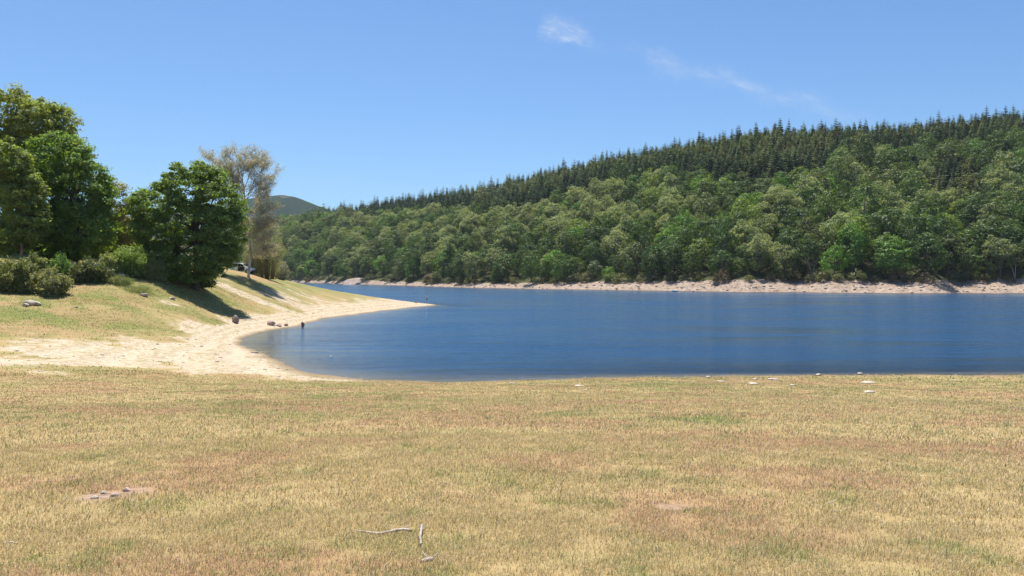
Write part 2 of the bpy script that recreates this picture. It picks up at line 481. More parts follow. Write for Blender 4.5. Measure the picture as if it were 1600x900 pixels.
def water_material():
    m, nt, out = newmat('lake_water')
    geo = N(nt, 'ShaderNodeNewGeometry')
    mp = N(nt, 'ShaderNodeMapping'); L(nt, geo.outputs['Position'], mp.inputs[0]); mp.inputs['Scale'].default_value = (.22, .62, 1); mp.inputs['Rotation'].default_value = (0, 0, R(5))
    n1 = noise(nt, 1.1, 4, mp.outputs[0], .6)
    n2 = noise(nt, 3.6, 3, mp.outputs[0], .6)
    mp2 = N(nt, 'ShaderNodeMapping'); L(nt, geo.outputs['Position'], mp2.inputs[0]); mp2.inputs['Scale'].default_value = (.03, .09, 1); mp2.inputs['Rotation'].default_value = (0, 0, R(-6))
    gust = ramp(nt, noise(nt, 1.0, 3, mp2.outputs[0]), [(.32, (.2,) * 3), (.66, (1,) * 3)])
    n0 = noise(nt, .42, 2, mp.outputs[0], .5)
    h = math_(nt, 'MULTIPLY', math_(nt, 'ADD', math_(nt, 'MULTIPLY', n0, .6), math_(nt, 'ADD', n1, math_(nt, 'MULTIPLY', n2, .42))), gust)
    b = N(nt, 'ShaderNodeBump'); b.inputs['Strength'].default_value = 1.0; b.inputs['Distance'].default_value = .38
    L(nt, h, b.inputs['Height'])
    dp = N(nt, 'ShaderNodeAttribute', attribute_name='depth').outputs['Fac']
    opac = math_(nt, 'SUBTRACT', 1.0, math_(nt, 'POWER', 2.718, math_(nt, 'MULTIPLY', math_(nt, 'MAXIMUM', dp, 0.0), -1.5)))
    body = N(nt, 'ShaderNodeBsdfDiffuse'); body.inputs[0].default_value = (.006, .050, .130, 1)
    tr = N(nt, 'ShaderNodeBsdfTransparent'); tr.inputs[0].default_value = (.82, .88, .85, 1)
    mb = N(nt, 'ShaderNodeMixShader'); L(nt, opac, mb.inputs[0]); L(nt, tr.outputs[0], mb.inputs[1]); L(nt, body.outputs[0], mb.inputs[2])
    gl = N(nt, 'ShaderNodeBsdfGlossy'); gl.inputs['Roughness'].default_value = .15; gl.inputs[0].default_value = (.76, .90, 1, 1); L(nt, b.outputs[0], gl.inputs['Normal'])
    fr = N(nt, 'ShaderNodeFresnel'); fr.inputs[0].default_value = 1.33; L(nt, b.outputs[0], fr.inputs['Normal'])
    mx = N(nt, 'ShaderNodeMixShader'); L(nt, fr.outputs[0], mx.inputs[0]); L(nt, mb.outputs[0], mx.inputs[1]); L(nt, gl.outputs[0], mx.inputs[2])
    L(nt, mx.outputs[0], out.inputs[0])
    return m


tag(link('water', wm, water_material()), 'blue rippled lake water with a shallow brown cove', kind='structure')

# ------------------------------------------------------------------ far hillside
hx = np.array([-100, 250, 440, 520, 600, 700, 800, 1000, 1200, 1400, 1600, 2100])
h_wl = np.interp(np.arange(-100, 2101), hx, [440, 440.5, 441.2, 443.4, 446, 449, 451.7, 455, 457.6, 459, 459.4, 460])
h_vg = np.interp(np.arange(-100, 2101), [-100, 440, 540, 565, 600, 700, 800, 900, 1000, 1100, 1200, 1260, 1400, 1500, 1600, 2100], [438, 438.5, 439.5, 437.6, 440, 443, 443.5, 442, 441.5, 440.5, 438.5, 439.5, 440, 441.5, 438.5, 438])
sk_x = [-100, 250, 440, 480, 520, 560, 620, 700, 770, 830, 900, 1000, 1100, 1200, 1300, 1400, 1500, 1600, 1750, 2100]
h_sk = np.interp(np.arange(-100, 2101), sk_x, [372, 362, 348, 338, 328, 318, 307, 296, 285, 268, 250, 232, 214, 197, 195, 190, 181, 171, 158, 140])
h_D = np.interp(np.arange(-100, 2101), [-100, 440, 600, 800, 1000, 1200, 1600, 2100], [240, 250, 300, 300, 280, 270, 265, 260])


def hl(a, px): return np.interp(px, np.arange(-100, 2101), a)


def hill(px, s):
    """point s metres beyond the far waterline on bearing px"""
    px = np.asarray(px, float); s = np.asarray(s, float)
    Yw = EYE * F / (hl(h_wl, px) - HY)
    Yw = Yw + (fbm(px * .02, px * 0 + 3, 3, 1) - .5) * 14
    bw = 9 + 7 * vnoise(px * .013, px * 0 + 7, 2)
    zv = EYE - (hl(h_vg, px) - HY) / F * (Yw + bw)
    zv = np.maximum(zv, .8)
    D = hl(h_D, px)
    Yc = Yw + D
    tree = np.where(px < 540, 8.0, 11.5)
    Zc = EYE + (HY - hl(h_sk, px)) / F * Yc - tree
    Y = Yw + s
    t = np.clip((s - bw) / (D - bw), 0, 1)
    g = .86 * t + .14 * np.sin(t * np.pi / 2)
    X = (px - 800) / F * Y
    z = zv + (Zc - zv) * g
    rel = np.sin(np.pi * np.clip(t, 0, 1))
    z = z + rel * ((fbm(X * .012 + 3, Y * .012, 3, 5) - .5) * 16)
    bank = zv * np.clip(s / bw, -1, 1) ** 1
    bank = bank + (fbm(X * .5, Y * .5, 3, 4) - .5) * .7 * sstep(0, 3, s) * sstep(bw + 3, bw - 2, s)
    z = np.where(s < bw, bank, z)
    z = np.where(s > D, Zc - (s - D) * .22, z)
    z = np.where(s < 0, s * .25, z)
    return X, Y, z


pxs = np.arange(-60, 2080, 6.0)
ss = np.concatenate([[-14, -6, -2, 0], np.arange(.8, 20, 1.1), np.arange(21, 60, 4), np.arange(60, 300, 9), np.arange(300, 620, 30)])
PX, S_ = np.meshgrid(pxs, ss)
HX, HYy, HZ = hill(PX, S_)
HV = np.stack([HX, HYy, HZ], -1).reshape(-1, 3)
na = len(pxs)
i = np.arange(len(ss) - 1)[:, None] * na; j = np.arange(na - 1)[None]
HQ = np.stack([i + j, i + j + 1, i + na + j + 1, i + na + j], -1).reshape(-1, 4)
bwv = 9 + 7 * vnoise(PX * .013, PX * 0 + 7, 2)
bare = 1 - sstep(-.5, 3.5, S_ - bwv)
hm = mesh_np('hillside', HV, [HQ], {'bare': ('POINT', bare.ravel())}, True)


def hill_material():
    m, nt, out = newmat('forest_floor_and_bare_shore')
    pos = N(nt, 'ShaderNodeNewGeometry').outputs['Position']
    f = noise(nt, .8, 5, pos); f2 = noise(nt, .25, 3, pos)
    bare = N(nt, 'ShaderNodeAttribute', attribute_name='bare').outputs['Fac']
    vor = N(nt, 'ShaderNodeTexVoronoi'); vor.inputs['Scale'].default_value = .9; L(nt, pos, vor.inputs['Vector'])
    sep = N(nt, 'ShaderNodeSeparateColor'); L(nt, vor.outputs['Color'], sep.inputs[0])
    c = ramp(nt, f, [(.3, (.06, .055, .03)), (.7, (.07, .085, .03))])
    b = mixc(nt, .5, ramp(nt, sep.outputs[0], [(0, (.24, .17, .135)), (.5, (.38, .285, .23)), (1, (.52, .43, .365))]), ramp(nt, f2, [(.3, (.35, .265, .195)), (.7, (.43, .335, .25))]))
    sx = N(nt, 'ShaderNodeSeparateXYZ'); L(nt, pos, sx.inputs[0])
    wet = ramp(nt, sx.outputs[2], [(0.1, (1, 1, 1)), (.35, (0, 0, 0))])
    b = mixc(nt, 1.0, b, (.82, .82, .82), 'MULTIPLY')
    b = mixc(nt, wet, b, (.11, .085, .07))
    fac = ramp(nt, math_(nt, 'ADD', bare, math_(nt, 'MULTIPLY', math_(nt, 'SUBTRACT', f, .5), .8)), [(.4, (0, 0, 0)), (.6, (1, 1, 1))])
    p = N(nt, 'ShaderNodeBsdfPrincipled'); p.inputs['Roughness'].default_value = .95; p.inputs['Specular IOR Level'].default_value = .1
    L(nt, mixc(nt, fac, c, b), p.inputs['Base Color'])
    bp = N(nt, 'ShaderNodeBump'); bp.inputs['Strength'].default_value = .8; bp.inputs['Distance'].default_value = .5; L(nt, f, bp.inputs['Height']); L(nt, bp.outputs[0], p.inputs['Normal'])
    L(nt, p.outputs[0], out.inputs[0])
    return m


tag(link('hillside', hm, hill_material()), 'wooded hillside rising behind a bare pinkish shore', kind='structure')

# ------------------------------------------------------------------ far mountain
mx_ = np.linspace(-1400, 500, 190); md = np.linspace(-700, 500, 80)
MX, MD = np.meshgrid(mx_, md)
Ym = 2300.0
prof = np.interp(MX, np.interp([-600, 100, 300, 405, 425, 450, 466, 490, 520, 560, 700, 900], [-600, 900], [(-600 - 800) / F * Ym, (900 - 800) / F * Ym]),
                 [EYE + (HY - p) / F * Ym for p in (372, 350, 322, 306, 303.5, 301.5, 305, 314, 326, 340, 372, 410)])
fall = np.exp(-(MD / 420.0) ** 2)
MZ = prof * fall + (fbm(MX * .008, MD * .008, 5, 2) - .5) * 44 * fall * sstep(0, 260, np.abs(MD)) + (fbm(MX * .05, MD * .05, 3, 3) - .5) * 5 - 8
MV = np.stack([MX, Ym + MD, MZ], -1).reshape(-1, 3)
na = len(mx_); i = np.arange(len(md) - 1)[:, None] * na; j = np.arange(na - 1)[None]
MQ = np.stack([i + j, i + j + 1, i + na + j + 1, i + na + j], -1).reshape(-1, 4)


def mountain_material():
    m, nt, out = newmat('mountain_woods_and_moor')
    pos = N(nt, 'ShaderNodeNewGeometry').outputs['Position']
    f = noise(nt, .02, 6, pos, .65); f2 = noise(nt, .11, 4, pos, .7)
    sx = N(nt, 'ShaderNodeSeparateXYZ'); L(nt, pos, sx.inputs[0])
    wood = ramp(nt, f2, [(.35, (.007, .020, .016)), (.6, (.024, .042, .026))])
    moor = ramp(nt, f, [(.35, (.16, .115, .075)), (.65, (.30, .24, .18))])
    k2 = ramp(nt, math_(nt, 'ADD', math_(nt, 'MULTIPLY', math_(nt, 'SUBTRACT', sx.outputs[2], 216.0), .02), math_(nt, 'MULTIPLY', math_(nt, 'SUBTRACT', f, .5), 1.1)), [(.1, (0, 0, 0)), (.4, (1, 1, 1))])
    d = N(nt, 'ShaderNodeBsdfDiffuse'); L(nt, mixc(nt, k2, wood, moor), d.inputs[0])
    L(nt, d.outputs[0], out.inputs[0])
    return m


tag(link('mountain', mesh_np('mountain', MV, [MQ], None, True), mountain_material()), 'distant hazy mountain with a bare brown summit', kind='structure')

# ------------------------------------------------------------------ forest kinds
def broad_variant(seed, H=14.0, Rc=5.6, nl=88, per=42, leaf=(.38, .64), catkin=0.0, squat=1.0):
    g = np.random.default_rng(seed)
    a = Acc()
    cz = H * .53
    d = rdir(nl * 3, g); d = d[d[:, 2] > -.8][:nl]; wob0 = g.uniform(.72, 1.12, 7)
    hz = H * .46 * squat
    wob = (.78 + .32 * g.random(len(d))) * wob0[(np.arctan2(d[:, 1], d[:, 0]) / 6.2832 * 7 + 3.5).astype(int) % 7]
    lc = np.stack([d[:, 0] * Rc * .80 * wob, d[:, 1] * Rc * .80 * wob, cz + d[:, 2] * hz * .84 * wob], 1)
    lr = g.uniform(.7, 1.6, len(d)) * Rc / 5.6
    for c, r, dd in zip(lc, lr, d):
        q = rdir(per, g)
        q = q[(q @ unit(dd + np.array([0, 0, .5]))) > -.45]
        p = c + q * r * g.uniform(.7, 1.12, (len(q), 1)) * np.array([1.12, 1.12, .8])
        nn = unit(q * 1.0 + dd * .35 + np.array([0, 0, .30]) + g.normal(size=(len(q), 3)) * .26)
        V, Q = leaves(p, nn, g.uniform(*leaf, len(q)), g, .75)
        a.add(V, Q, val=np.clip(g.random(len(q)) * .55 + .22 + g.normal() * .16, .02, 1))
        if catkin and dd[2] > -.1:
            m = int(per * catkin)
            q = rdir(m, g); q[:, 2] = np.abs(q[:, 2])
            p = c + q * r * 1.12
            nn = unit(g.normal(size=(m, 3)) + np.array([0, 0, .3]))
            V, Q = leaves(p, nn, g.uniform(.45, .8, m), g, .34)
            a.add(V, Q, val=2.0)
    # trunk and a few limbs
    V, Q, T = tube([(0, 0, -1), (.1, 0, H * .2), (.05, .1, H * .45), (0, 0, H * .7)], [.38, .3, .22, .06], 6)
    ta = Acc(); ta.add(V, Q, T)
    for k in range(5):
        th = g.uniform(0, 6.28); e = np.array([math.cos(th) * Rc * .6, math.sin(th) * Rc * .6, H * g.uniform(.5, .75)])
        V, Q, T = tube([(0, 0, H * .25), e * [.4, .4, .75], e], [.16, .1, .03], 4); ta.add(V, Q, T)
    return a, ta


def conifer_variant(seed, H=13.0, Rb=2.7, tiers=15, fr=9):
    g = np.random.default_rng(seed); a = Acc()
    Vs = []; n = 0
    lean = g.normal(size=2) * .012
    for k in range(tiers):
        t = k / tiers
        z = H * (.12 + .82 * t); r = Rb * (1 - t) ** .68 * g.uniform(.85, 1.15) + .12
        m = max(5, int(fr * (1 - .45 * t)))
        th = g.uniform(0, 6.28) + np.arange(m) * 2 * np.pi / m + g.normal(size=m) * .22
        rr = r * g.uniform(.7, 1.18, m)
        up = g.uniform(-.55, -.2, m) * (1 - t * .5)
        c, s_ = np.cos(th), np.sin(th)
        w = rr * .46 + .16
        base = np.stack([c * 0, s_ * 0, np.full(m, z + r * .12)], 1)
        mid1 = np.stack([c * rr * .55 - s_ * w, s_ * rr * .55 + c * w, z + up * rr * .55 - .12], 1)
        mid2 = np.stack([c * rr * .55 + s_ * w, s_ * rr * .55 - c * w, z + up * rr * .55 - .12], 1)
        tip = np.stack([c * rr, s_ * rr, z + up * rr + .1], 1)
        V = np.stack([base, mid1, tip, mid2], 1).reshape(-1, 3)
        a.add(V, np.arange(4 * m).reshape(m, 4), val=g.random(m) * .9 + .05)
    ta = Acc()
    V, Q, T = tube([(0, 0, -1), (0, 0, H * .5), (0, 0, H)], [.2, .13, .02], 5); ta.add(V, Q, T)
    return a, ta


def bush_variant(seed, H=3.0, Rc=2.0, n=900, leaf=(.22, .42)):
    g = np.random.default_rng(seed); a = Acc()
    d = rdir(26, g); d[:, 2] = np.abs(d[:, 2]) * .9 + .05
    lc = d * np.array([Rc * .7, Rc * .7, H * .62]); lr = g.uniform(.45, .85, 26) * Rc * .42
    for c, r, dd in zip(lc, lr, d):
        m = n // 26
        q = rdir(m, g)
        p = c + q * r * g.uniform(.5, 1.15, (m, 1)); p[:, 2] = np.maximum(p[:, 2], .03)
        nn = unit(q * .6 + dd * .4 + np.array([0, 0, .4]) + g.normal(size=(m, 3)) * .5)
        V, Q = leaves(p, nn, g.uniform(*leaf, m), g, .5)
        a.add(V, Q, val=g.random(m) * .9 + .05)
    return a


M_LEAF = foliage('leaf_object_colour', alt=(.36, .41, .23), trans=.42)
M_LEAFW = foliage('leaf_tinted_wood', alt=(.36, .41, .23), trans=.42, use_attr=True)
M_NEEDLE = foliage('needle_object_colour', trans=.22, spread=.6)
M_NEEDLEW = foliage('needle_tinted_wood', trans=.22, spread=.6, use_attr=True)
M_BARK = simple('grey_brown_bark', (.10, .08, .06), .95, 6, (.19, .16, .125), bump=.6)


def combo(a, ta, name, leafmat):
    """leaf faces + trunk faces in one mesh with two material slots"""
    V = np.concatenate(a.V + ta.V)
    q = np.concatenate(a.Q); tq = np.concatenate(ta.Q) + a.n; tt = np.concatenate(ta.T) + a.n
    me = mesh_np(name, V, [np.concatenate([q, tq]), tt], {'var': ('FACE', np.concatenate([np.concatenate(a.aq), np.zeros(len(tq) + len(tt))]))})
    me.materials.append(leafmat); me.materials.append(M_BARK)
    mi = np.zeros(len(me.polygons), np.int32); mi[len(q):] = 1
    me.polygons.foreach_set('material_index', mi)
    return me


BR = [broad_variant(100 + k, H=14 + (k % 3) * 1.6, Rc=5.4 + .4 * (k % 2), squat=.95 + .1 * (k % 3)) for k in range(7)]
CH = [broad_variant(140 + k, H=15, Rc=5.8, catkin=.6) for k in range(4)]
CF = [conifer_variant(200 + k, H=12 + 1.5 * (k % 3), Rb=2.7 + .4 * (k % 2)) for k in range(6)]
BS = [bush_variant(240 + k) for k in range(5)]
BR_lo = [broad_variant(300 + k, nl=34, per=22, leaf=(.8, 1.25)) for k in range(4)]
CF_lo = [conifer_variant(320 + k, tiers=11, fr=7) for k in range(4)]

# ---- where each forest tree stands
conif_line = np.interp(np.arange(0, 2200), [0, 440, 490, 540, 560, 700, 800, 828, 852, 896, 965, 1020, 1041, 1096, 1131, 1165, 1200, 1211, 1240, 1273, 1303, 1306, 1347, 1398, 1424, 1457, 1545, 1600, 1800, 2199],
                       [300, 300, 330, 331, 329, 322, 318, 318, 308, 294, 274, 270, 260, 267, 270, 270, 284, 272, 268, 262, 252, 228, 222, 230, 232, 222, 220, 214, 205, 200])
forest = []     # dict per tree
gF = np.random.default_rng(77)
LB = np.array([1.55, 1.60, 1.2])
PAL = {  # leaf base colours
    'dark green': (.042, .075, .020), 'mid green': (.064, .106, .028), 'bright green': (.078, .150, .026), 'yellow-green': (.118, .160, .036), 'olive': (.080, .098, .040), 'grey-green': (.090, .108, .060)}
CPAL = {'dark': (.026, .043, .022), 'grey-green': (.056, .078, .036), 'brownish green': (.072, .082, .036)}

# broadleaves
rows = []
s = 17.0
while s < 330:
    rows.append(s); s += 7.0 + s * .008
for s in rows:
    px = 330.0
    while px < 1830:
        Yh = EYE * F / (hl(h_wl, px) - HY) + s
        step = (7.6 if px < 1150 else 8.2) / Yh * F
        p = px + gF.uniform(-.35, .35) * step; ds = s + gF.uniform(-2.6, 2.6)
        px += step * gF.uniform(.85, 1.15)
        X, Y, z = [float(v) for v in hill(p, ds)]
        sc = gF.uniform(.58, 1.22) * (.85 if s < 22 else 1.0)
        if p > 1150: sc *= 1.0 + .10 * min(1, (p - 1150) / 150)
        ax, ay = proj(X, Y, z + 11.5 * sc)
        lim = float(np.interp(ax, np.arange(0, 2200), conif_line))
        if ds > hl(h_D, p) + 12: continue
        coni = ay < lim
        darkpatch = (1445 < ax < 1540 and 240 < ay < 300)
        if coni or darkpatch: continue
        pale = .62 * math.exp(-((ax - 900) / 150) ** 2 - ((ay - 322) / 34) ** 2) + .5 * math.exp(-((ax - 1420) / 70) ** 2 - ((ay - 295) / 30) ** 2) + .42 * math.exp(-((ax - 660) / 120) ** 2 - ((ay - 360) / 40) ** 2) + .3 * math.exp(-((ax - 1220) / 40) ** 2 - ((ay - 350) / 50) ** 2) + .10
        u = gF.random()
        if u < pale: kind = 'pale flowering'; base = (.100, .130, .062)
        else:
            w = {'dark green': .30, 'mid green': .30, 'bright green': .10, 'yellow-green': .12, 'olive': .12, 'grey-green': .10}
            if 1330 < ax < 1480 and ay > 320: w['bright green'] = .9; w['yellow-green'] = .25
            if ax > 1520: w['dark green'] = 1.1; w['olive'] = .4
            if ay > 385: w['dark green'] = .7; w['yellow-green'] = .05
            if 1080 < ax < 1180 and 300 < ay < 340: w['yellow-green'] = .6
            ks = list(w); pr = np.array([w[k] for k in ks]); kind = ks[gF.choice(len(ks), p=pr / pr.sum())]; base = PAL[kind]
        c = LB * np.array(base) * gF.uniform(.8, 1.2) * np.array([gF.uniform(.92, 1.08), 1, gF.uniform(.9, 1.1)])
        forest.append(dict(t='b', x=X, y=Y, z=z - (1.6 if s < 30 else .5) * sc, sc=sc, rz=gF.uniform(0, 6.28), kind=kind, c=c, v=int(gF.integers(0, 7)), H=14.5 * sc, W=5.9 * sc, sv=(gF.uniform(.85, 1.25), gF.uniform(.85, 1.25), gF.uniform(.82, 1.22))))
# conifers
s = 40.0
while s < 345:
    px = 430.0
    while px < 1800:
        Yh = EYE * F / (hl(h_wl, px) - HY) + s
        step = 3.7 / Yh * F
        p = px + gF.uniform(-.4, .4) * step; ds = s + gF.uniform(-1.8, 1.8)
        px += step * gF.uniform(.8, 1.2)
        X, Y, z = [float(v) for v in hill(p, ds)]
        if ds > hl(h_D, p) + 14: continue
        sc = gF.uniform(.5, 1.15)
        ax, ay = proj(X, Y, z + 8 * sc)
        lim = float(np.interp(ax, np.arange(0, 2200), conif_line))
        darkpatch = (1445 < ax < 1540 and 240 < ay < 300)
        if not (ay < lim or darkpatch): continue
        edge = lim - ay
        u = gF.random()
        if darkpatch: kind = 'brownish green' if u < .6 else 'dark'
        elif edge < 16 or gF.random() < .12: kind = 'dark'
        else: kind = 'brownish green' if u < .45 else 'grey-green'
        if ds > hl(h_D, p) - 10: sc *= 1.05; kind = 'dark' if u < .6 else 'grey-green'
        c = 2.35 * np.array(CPAL[kind]) * gF.uniform(.9, 1.15) * gF.uniform(.85, 1.2)
        forest.append(dict(t='c', x=X, y=Y, z=z - .3, sc=sc, rz=gF.uniform(0, 6.28), kind=kind, c=c, v=int(gF.integers(0, 6)), H=13.5 * sc, W=2.4 * sc, sv=(1.1, 1.1, gF.uniform(.8, 1.15))))
    s += 3.9

# ---- which of them show largest: a coarse count of what each one covers from the shore
buf = np.full((450, 800), -1, np.int32)
order = sorted(range(len(forest)), key=lambda k: -forest[k]['y'])
for k in order:
    f = forest[k]
    u0, v0 = proj(f['x'], f['y'], f['z'] + f['H'] * (.56 if f['t'] == 'b' else .45)); u0, v0 = u0 / 2, v0 / 2
    ru = f['W'] / f['y'] * F / 2; rv = f['H'] * (.44 if f['t'] == 'b' else .5) / f['y'] * F / 2
    x0, x1 = int(max(0, u0 - ru)), int(min(799, u0 + ru)); y0, y1 = int(max(0, v0 - rv)), int(min(449, v0 + rv))
    if x1 < x0 or y1 < y0: continue
    gx, gy = np.meshgrid(np.arange(x0, x1 + 1), np.arange(y0, y1 + 1))
    if f['t'] == 'b': m = ((gx - u0) / max(ru, .6)) ** 2 + ((gy - v0) / max(rv, .6)) ** 2 <= 1.1
    else: m = np.abs(gx - u0) <= np.maximum(ru, .6) * np.clip((gy - (v0 - rv)) / (2 * rv), 0.1, 1)
    sub = buf[y0:y1 + 1, x0:x1 + 1]; sub[m] = k
buf[:, :170] = -2
for (cx, cy, rx, ry) in ((150, 172, 46, 50), (190, 165, 30, 50)):
    gx, gy = np.meshgrid(np.arange(800), np.arange(450)); buf[((gx - cx) / rx) ** 2 + ((gy - cy) / ry) ** 2 < 1] = -2
vis = np.bincount(buf[buf >= 0], minlength=len(forest))
print('forest', len(forest), 'visible', int((vis > 0).sum()), 'broad', sum(1 for k, f in enumerate(forest) if f['t'] == 'b' and vis[k] > 0), 'conif', sum(1 for k, f in enumerate(forest) if f['t'] == 'c' and vis[k] > 0))
ORD = ['', 'first', 'second', 'third', 'fourth', 'fifth', 'sixth', 'seventh', 'eighth', 'ninth', 'tenth', 'eleventh', 'twelfth']
SECT = [(0, 520, 'right of the birch'), (520, 640, 'above the spit'), (640, 740, 'above the person'), (740, 880, 'left of centre'), (880, 1020, 'near the centre'),
        (1020, 1160, 'above the pale boat'), (1160, 1300, 'right of centre'), (1300, 1440, 'in the right part'), (1440, 1520, 'below the right conifer clump'), (1520, 2400, 'at the right end')]
BROAD_ME = [combo(*v, 'broadleaf_tree', M_LEAF) for v in BR]
CHEST_ME = [combo(*v, 'chestnut_tree', M_LEAF) for v in CH]
CONIF_ME = [combo(*v, 'conifer_tree', M_NEEDLE) for v in CF]
single = {'b': [], 'c': []}
for t in 'bc':
    ks = [k for k in np.argsort(-vis) if forest[k]['t'] == t and vis[k] >= (6 if t == 'b' else 3)][:300]
    single[t] = ks
for t in 'bc':
    bins = {}
    for k in single[t]:
        f = forest[k]
        u0, v0 = proj(f['x'], f['y'], f['z'] + f['H'] * .56)
        sec = [q for q in SECT if q[0] <= u0 < q[1]] or [SECT[-1]]
        lim = float(np.interp(u0, np.arange(0, 2200), conif_line)); bot = float(hl(h_vg, u0))
        if t == 'b':
            r = (bot - v0) / max(bot - lim, 10)
            zone = 'on the far shore' if r < .22 else 'on the lower far slope' if r < .48 else 'on the middle far slope' if r < .75 else 'just below the conifers'
        else:
            top = float(hl(h_sk, u0)); r = (lim - v0) / max(lim - top, 6)
            zone = 'low in the conifer belt' if r < .33 else 'within the conifer belt' if r < .72 else 'on the conifer skyline'
        bins.setdefault((f['kind'], zone, sec[0][2]), []).append((u0, k))
    for (kind, zone, sec), lst in bins.items():
        lst.sort()
        for n, (u0, k) in enumerate(lst):
            f = forest[k]
            if t == 'b':
                chest = kind.startswith('pale'); me = CHEST_ME[f['v'] % 4] if chest else BROAD_ME[f['v']]
                nm = 'chestnut_tree' if chest else 'broadleaf_tree'; noun = 'tree'
            else: me = CONIF_ME[f['v']]; nm = 'conifer_tree'; noun = 'conifer'
            o = bpy.data.objects.new(nm, me); COL.objects.link(o)
            o.location = (f['x'], f['y'], f['z']); o.rotation_euler = (0, 0, f['rz']); o.scale = [f['sc'] * q for q in f['sv']]; o.color = (*f['c'], 1)
            lab = f'{kind} {noun} {zone} {sec}'
            if len(lst) > 1: lab += f', {ORD[n + 1] if n < 12 else str(n + 1) + "th"} from left'
            tag(o, lab, 'tree' if t == 'b' else 'conifer', 'broadleaf trees on the far hillside' if t == 'b' else 'conifers on the far hillside')
chosen = set(single['b']) | set(single['c'])
for t, lo, nm, mt, lab in (('b', BR_lo, 'broadleaf_wood', M_LEAFW, 'remaining broadleaf crowns of the far hillside wood'), ('c', CF_lo, 'conifer_wood', M_NEEDLEW, 'mass of small conifers covering the upper far hillside')):
    packs = []
    for a, ta in lo:
        packs.append((np.concatenate(a.V), np.concatenate(a.Q), np.concatenate(a.aq)))
    VV = []; QQ = []; TT = []; VA = []; n = 0
    for k, f in enumerate(forest):
        if f['t'] != t or k in chosen: continue
        V, Q, va = packs[k % len(packs)]
        if vis[k] >= 2 and t == 'b':
            src = (CH if f['kind'].startswith('pale') else BR)[f['v'] % 4][0]; V, Q, va = np.concatenate(src.V), np.concatenate(src.Q), np.concatenate(src.aq)
        elif vis[k] >= 1 and t == 'c':
            src = CF[f['v']][0]; V, Q, va = np.concatenate(src.V), np.concatenate(src.Q), np.concatenate(src.aq)
        c, s_ = math.cos(f['rz']), math.sin(f['rz'])
        W = (V * f['sv']) @ np.array([[c, s_, 0], [-s_, c, 0], [0, 0, 1]]) * f['sc'] + [f['x'], f['y'], f['z']]
        VV.append(W); QQ.append(Q + n); n += len(W); TT.append(np.repeat(f['c'][None], len(Q), 0)); VA.append(va)
    me = mesh_np(nm, np.concatenate(VV), [np.concatenate(QQ)], {'tint': ('FACE', np.concatenate(TT)), 'var': ('FACE', np.concatenate(VA))})
    tag(link(nm, me, mt), lab, kind='stuff')

# shore bushes of the far bank
BUSH_ME = []
for a in BS:
    me = a.mesh('shore_bush'); me.materials.append(M_LEAF); BUSH_ME.append(me)
gB = np.random.default_rng(9)
bl = []
px = 452.0
while px < 1590:
    bl.append(px); px += gB.uniform(9, 34) * (1 if px < 800 else 1.25)
cols = (('olive', (.115, .115, .048)), ('grey-green', (.105, .12, .065)), ('brownish', (.135, .105, .062)), ('yellow-green', (.13, .145, .05)))
cnt = {}
for p in bl:
    bw = 9 + 7 * float(vnoise(np.array(p * .013), np.array(7.0), 2))
    X, Y, z = [float(v) for v in hill(p, bw + gB.uniform(-.6, 2.2))]
    ci = gB.choice(4, p=[.38, .3, .12, .2]); nm, c = cols[ci]
    sc = gB.uniform(.9, 1.9) * (1.25 if p < 700 else 1)
    o = bpy.data.objects.new('shore_bush', BUSH_ME[int(gB.integers(0, 5))]); COL.objects.link(o)
    o.location = (X, Y, z - .15); o.rotation_euler = (0, 0, gB.uniform(0, 6)); o.scale = (sc * gB.uniform(.9, 1.3), sc, sc); o.color = (*(1.3 * np.array(c) * gB.uniform(.85, 1.1)), 1)
    sec = [q for q in SECT if q[0] <= p < q[1]][0][2]
    cnt.setdefault((nm, sec), []).append(o)
for (nm, sec), os_ in cnt.items():
    for n, o in enumerate(os_):
        tag(o, f'low {nm} bush on the bare far bank {sec}' + (f', {ORD[n + 1]} from left' if len(os_) > 1 else ''), 'bush', 'bushes along the far shore')


# ------------------------------------------------------------------ rocks
def rock_mesh(name, seed, dims, flat=.0, n=2, rough=.22):
    import bmesh
    bm = bmesh.new(); bmesh.ops.create_icosphere(bm, subdivisions=n + 1, radius=.5)
    g = np.random.default_rng(seed); off = g.random(3) * 50
    co = np.array([v.co[:] for v in bm.verts])
    planes = rdir(9, g)
    for pl in planes:
        dd = co @ pl; lim = g.uniform(.30, .46)
        co = co - np.maximum(dd - lim, 0)[:, None] * pl * .85
    nz = fbm(co[:, 0] * 3 + off[0], co[:, 1] * 3 + co[:, 2] * 2.3 + off[1], 3, 1) - .5
    co = co * (1 + rough * nz[:, None]) * np.array(dims) * 1.1
    for v, c in zip(bm.verts, co): v.co = c
    me = bpy.data.meshes.new(name); bm.to_mesh(me); bm.free()
    return me


M_ROCKP = simple('pale_stone', (.52, .46, .38), .9, 7, (.38, .31, .24), bump=.5)
M_ROCKD = simple('purple_grey_stone', (.34, .265, .245), .9, 9, (.19, .145, .135), bump=.5)
M_ROCKR = simple('pink_granite', (.52, .39, .32), .9, 5, (.36, .26, .22), bump=.5)
M_ROCKG = simple('outcrop_stone', (.36, .29, .25), .9, .6, (.23, .175, .15), bump=.8)


def rock(px, py, wpx, hpx, label, mat, group, seed, name='stone', depth=1.0, sink=.25, loc=None):
    c = ground_at(px, py) if loc is None else loc
    w = wpx / F * c[1]; h = hpx / F * c[1]
    me = rock_mesh(name, seed, (w, w * depth, h * (1 + sink)))
    o = link(name, me, mat, loc=(c[0], c[1], c[2] + h * .5 - h * sink * .5))
    o.rotation_euler = (0, 0, random.uniform(-.5, .5))
    return tag(o, label, 'stone', group)


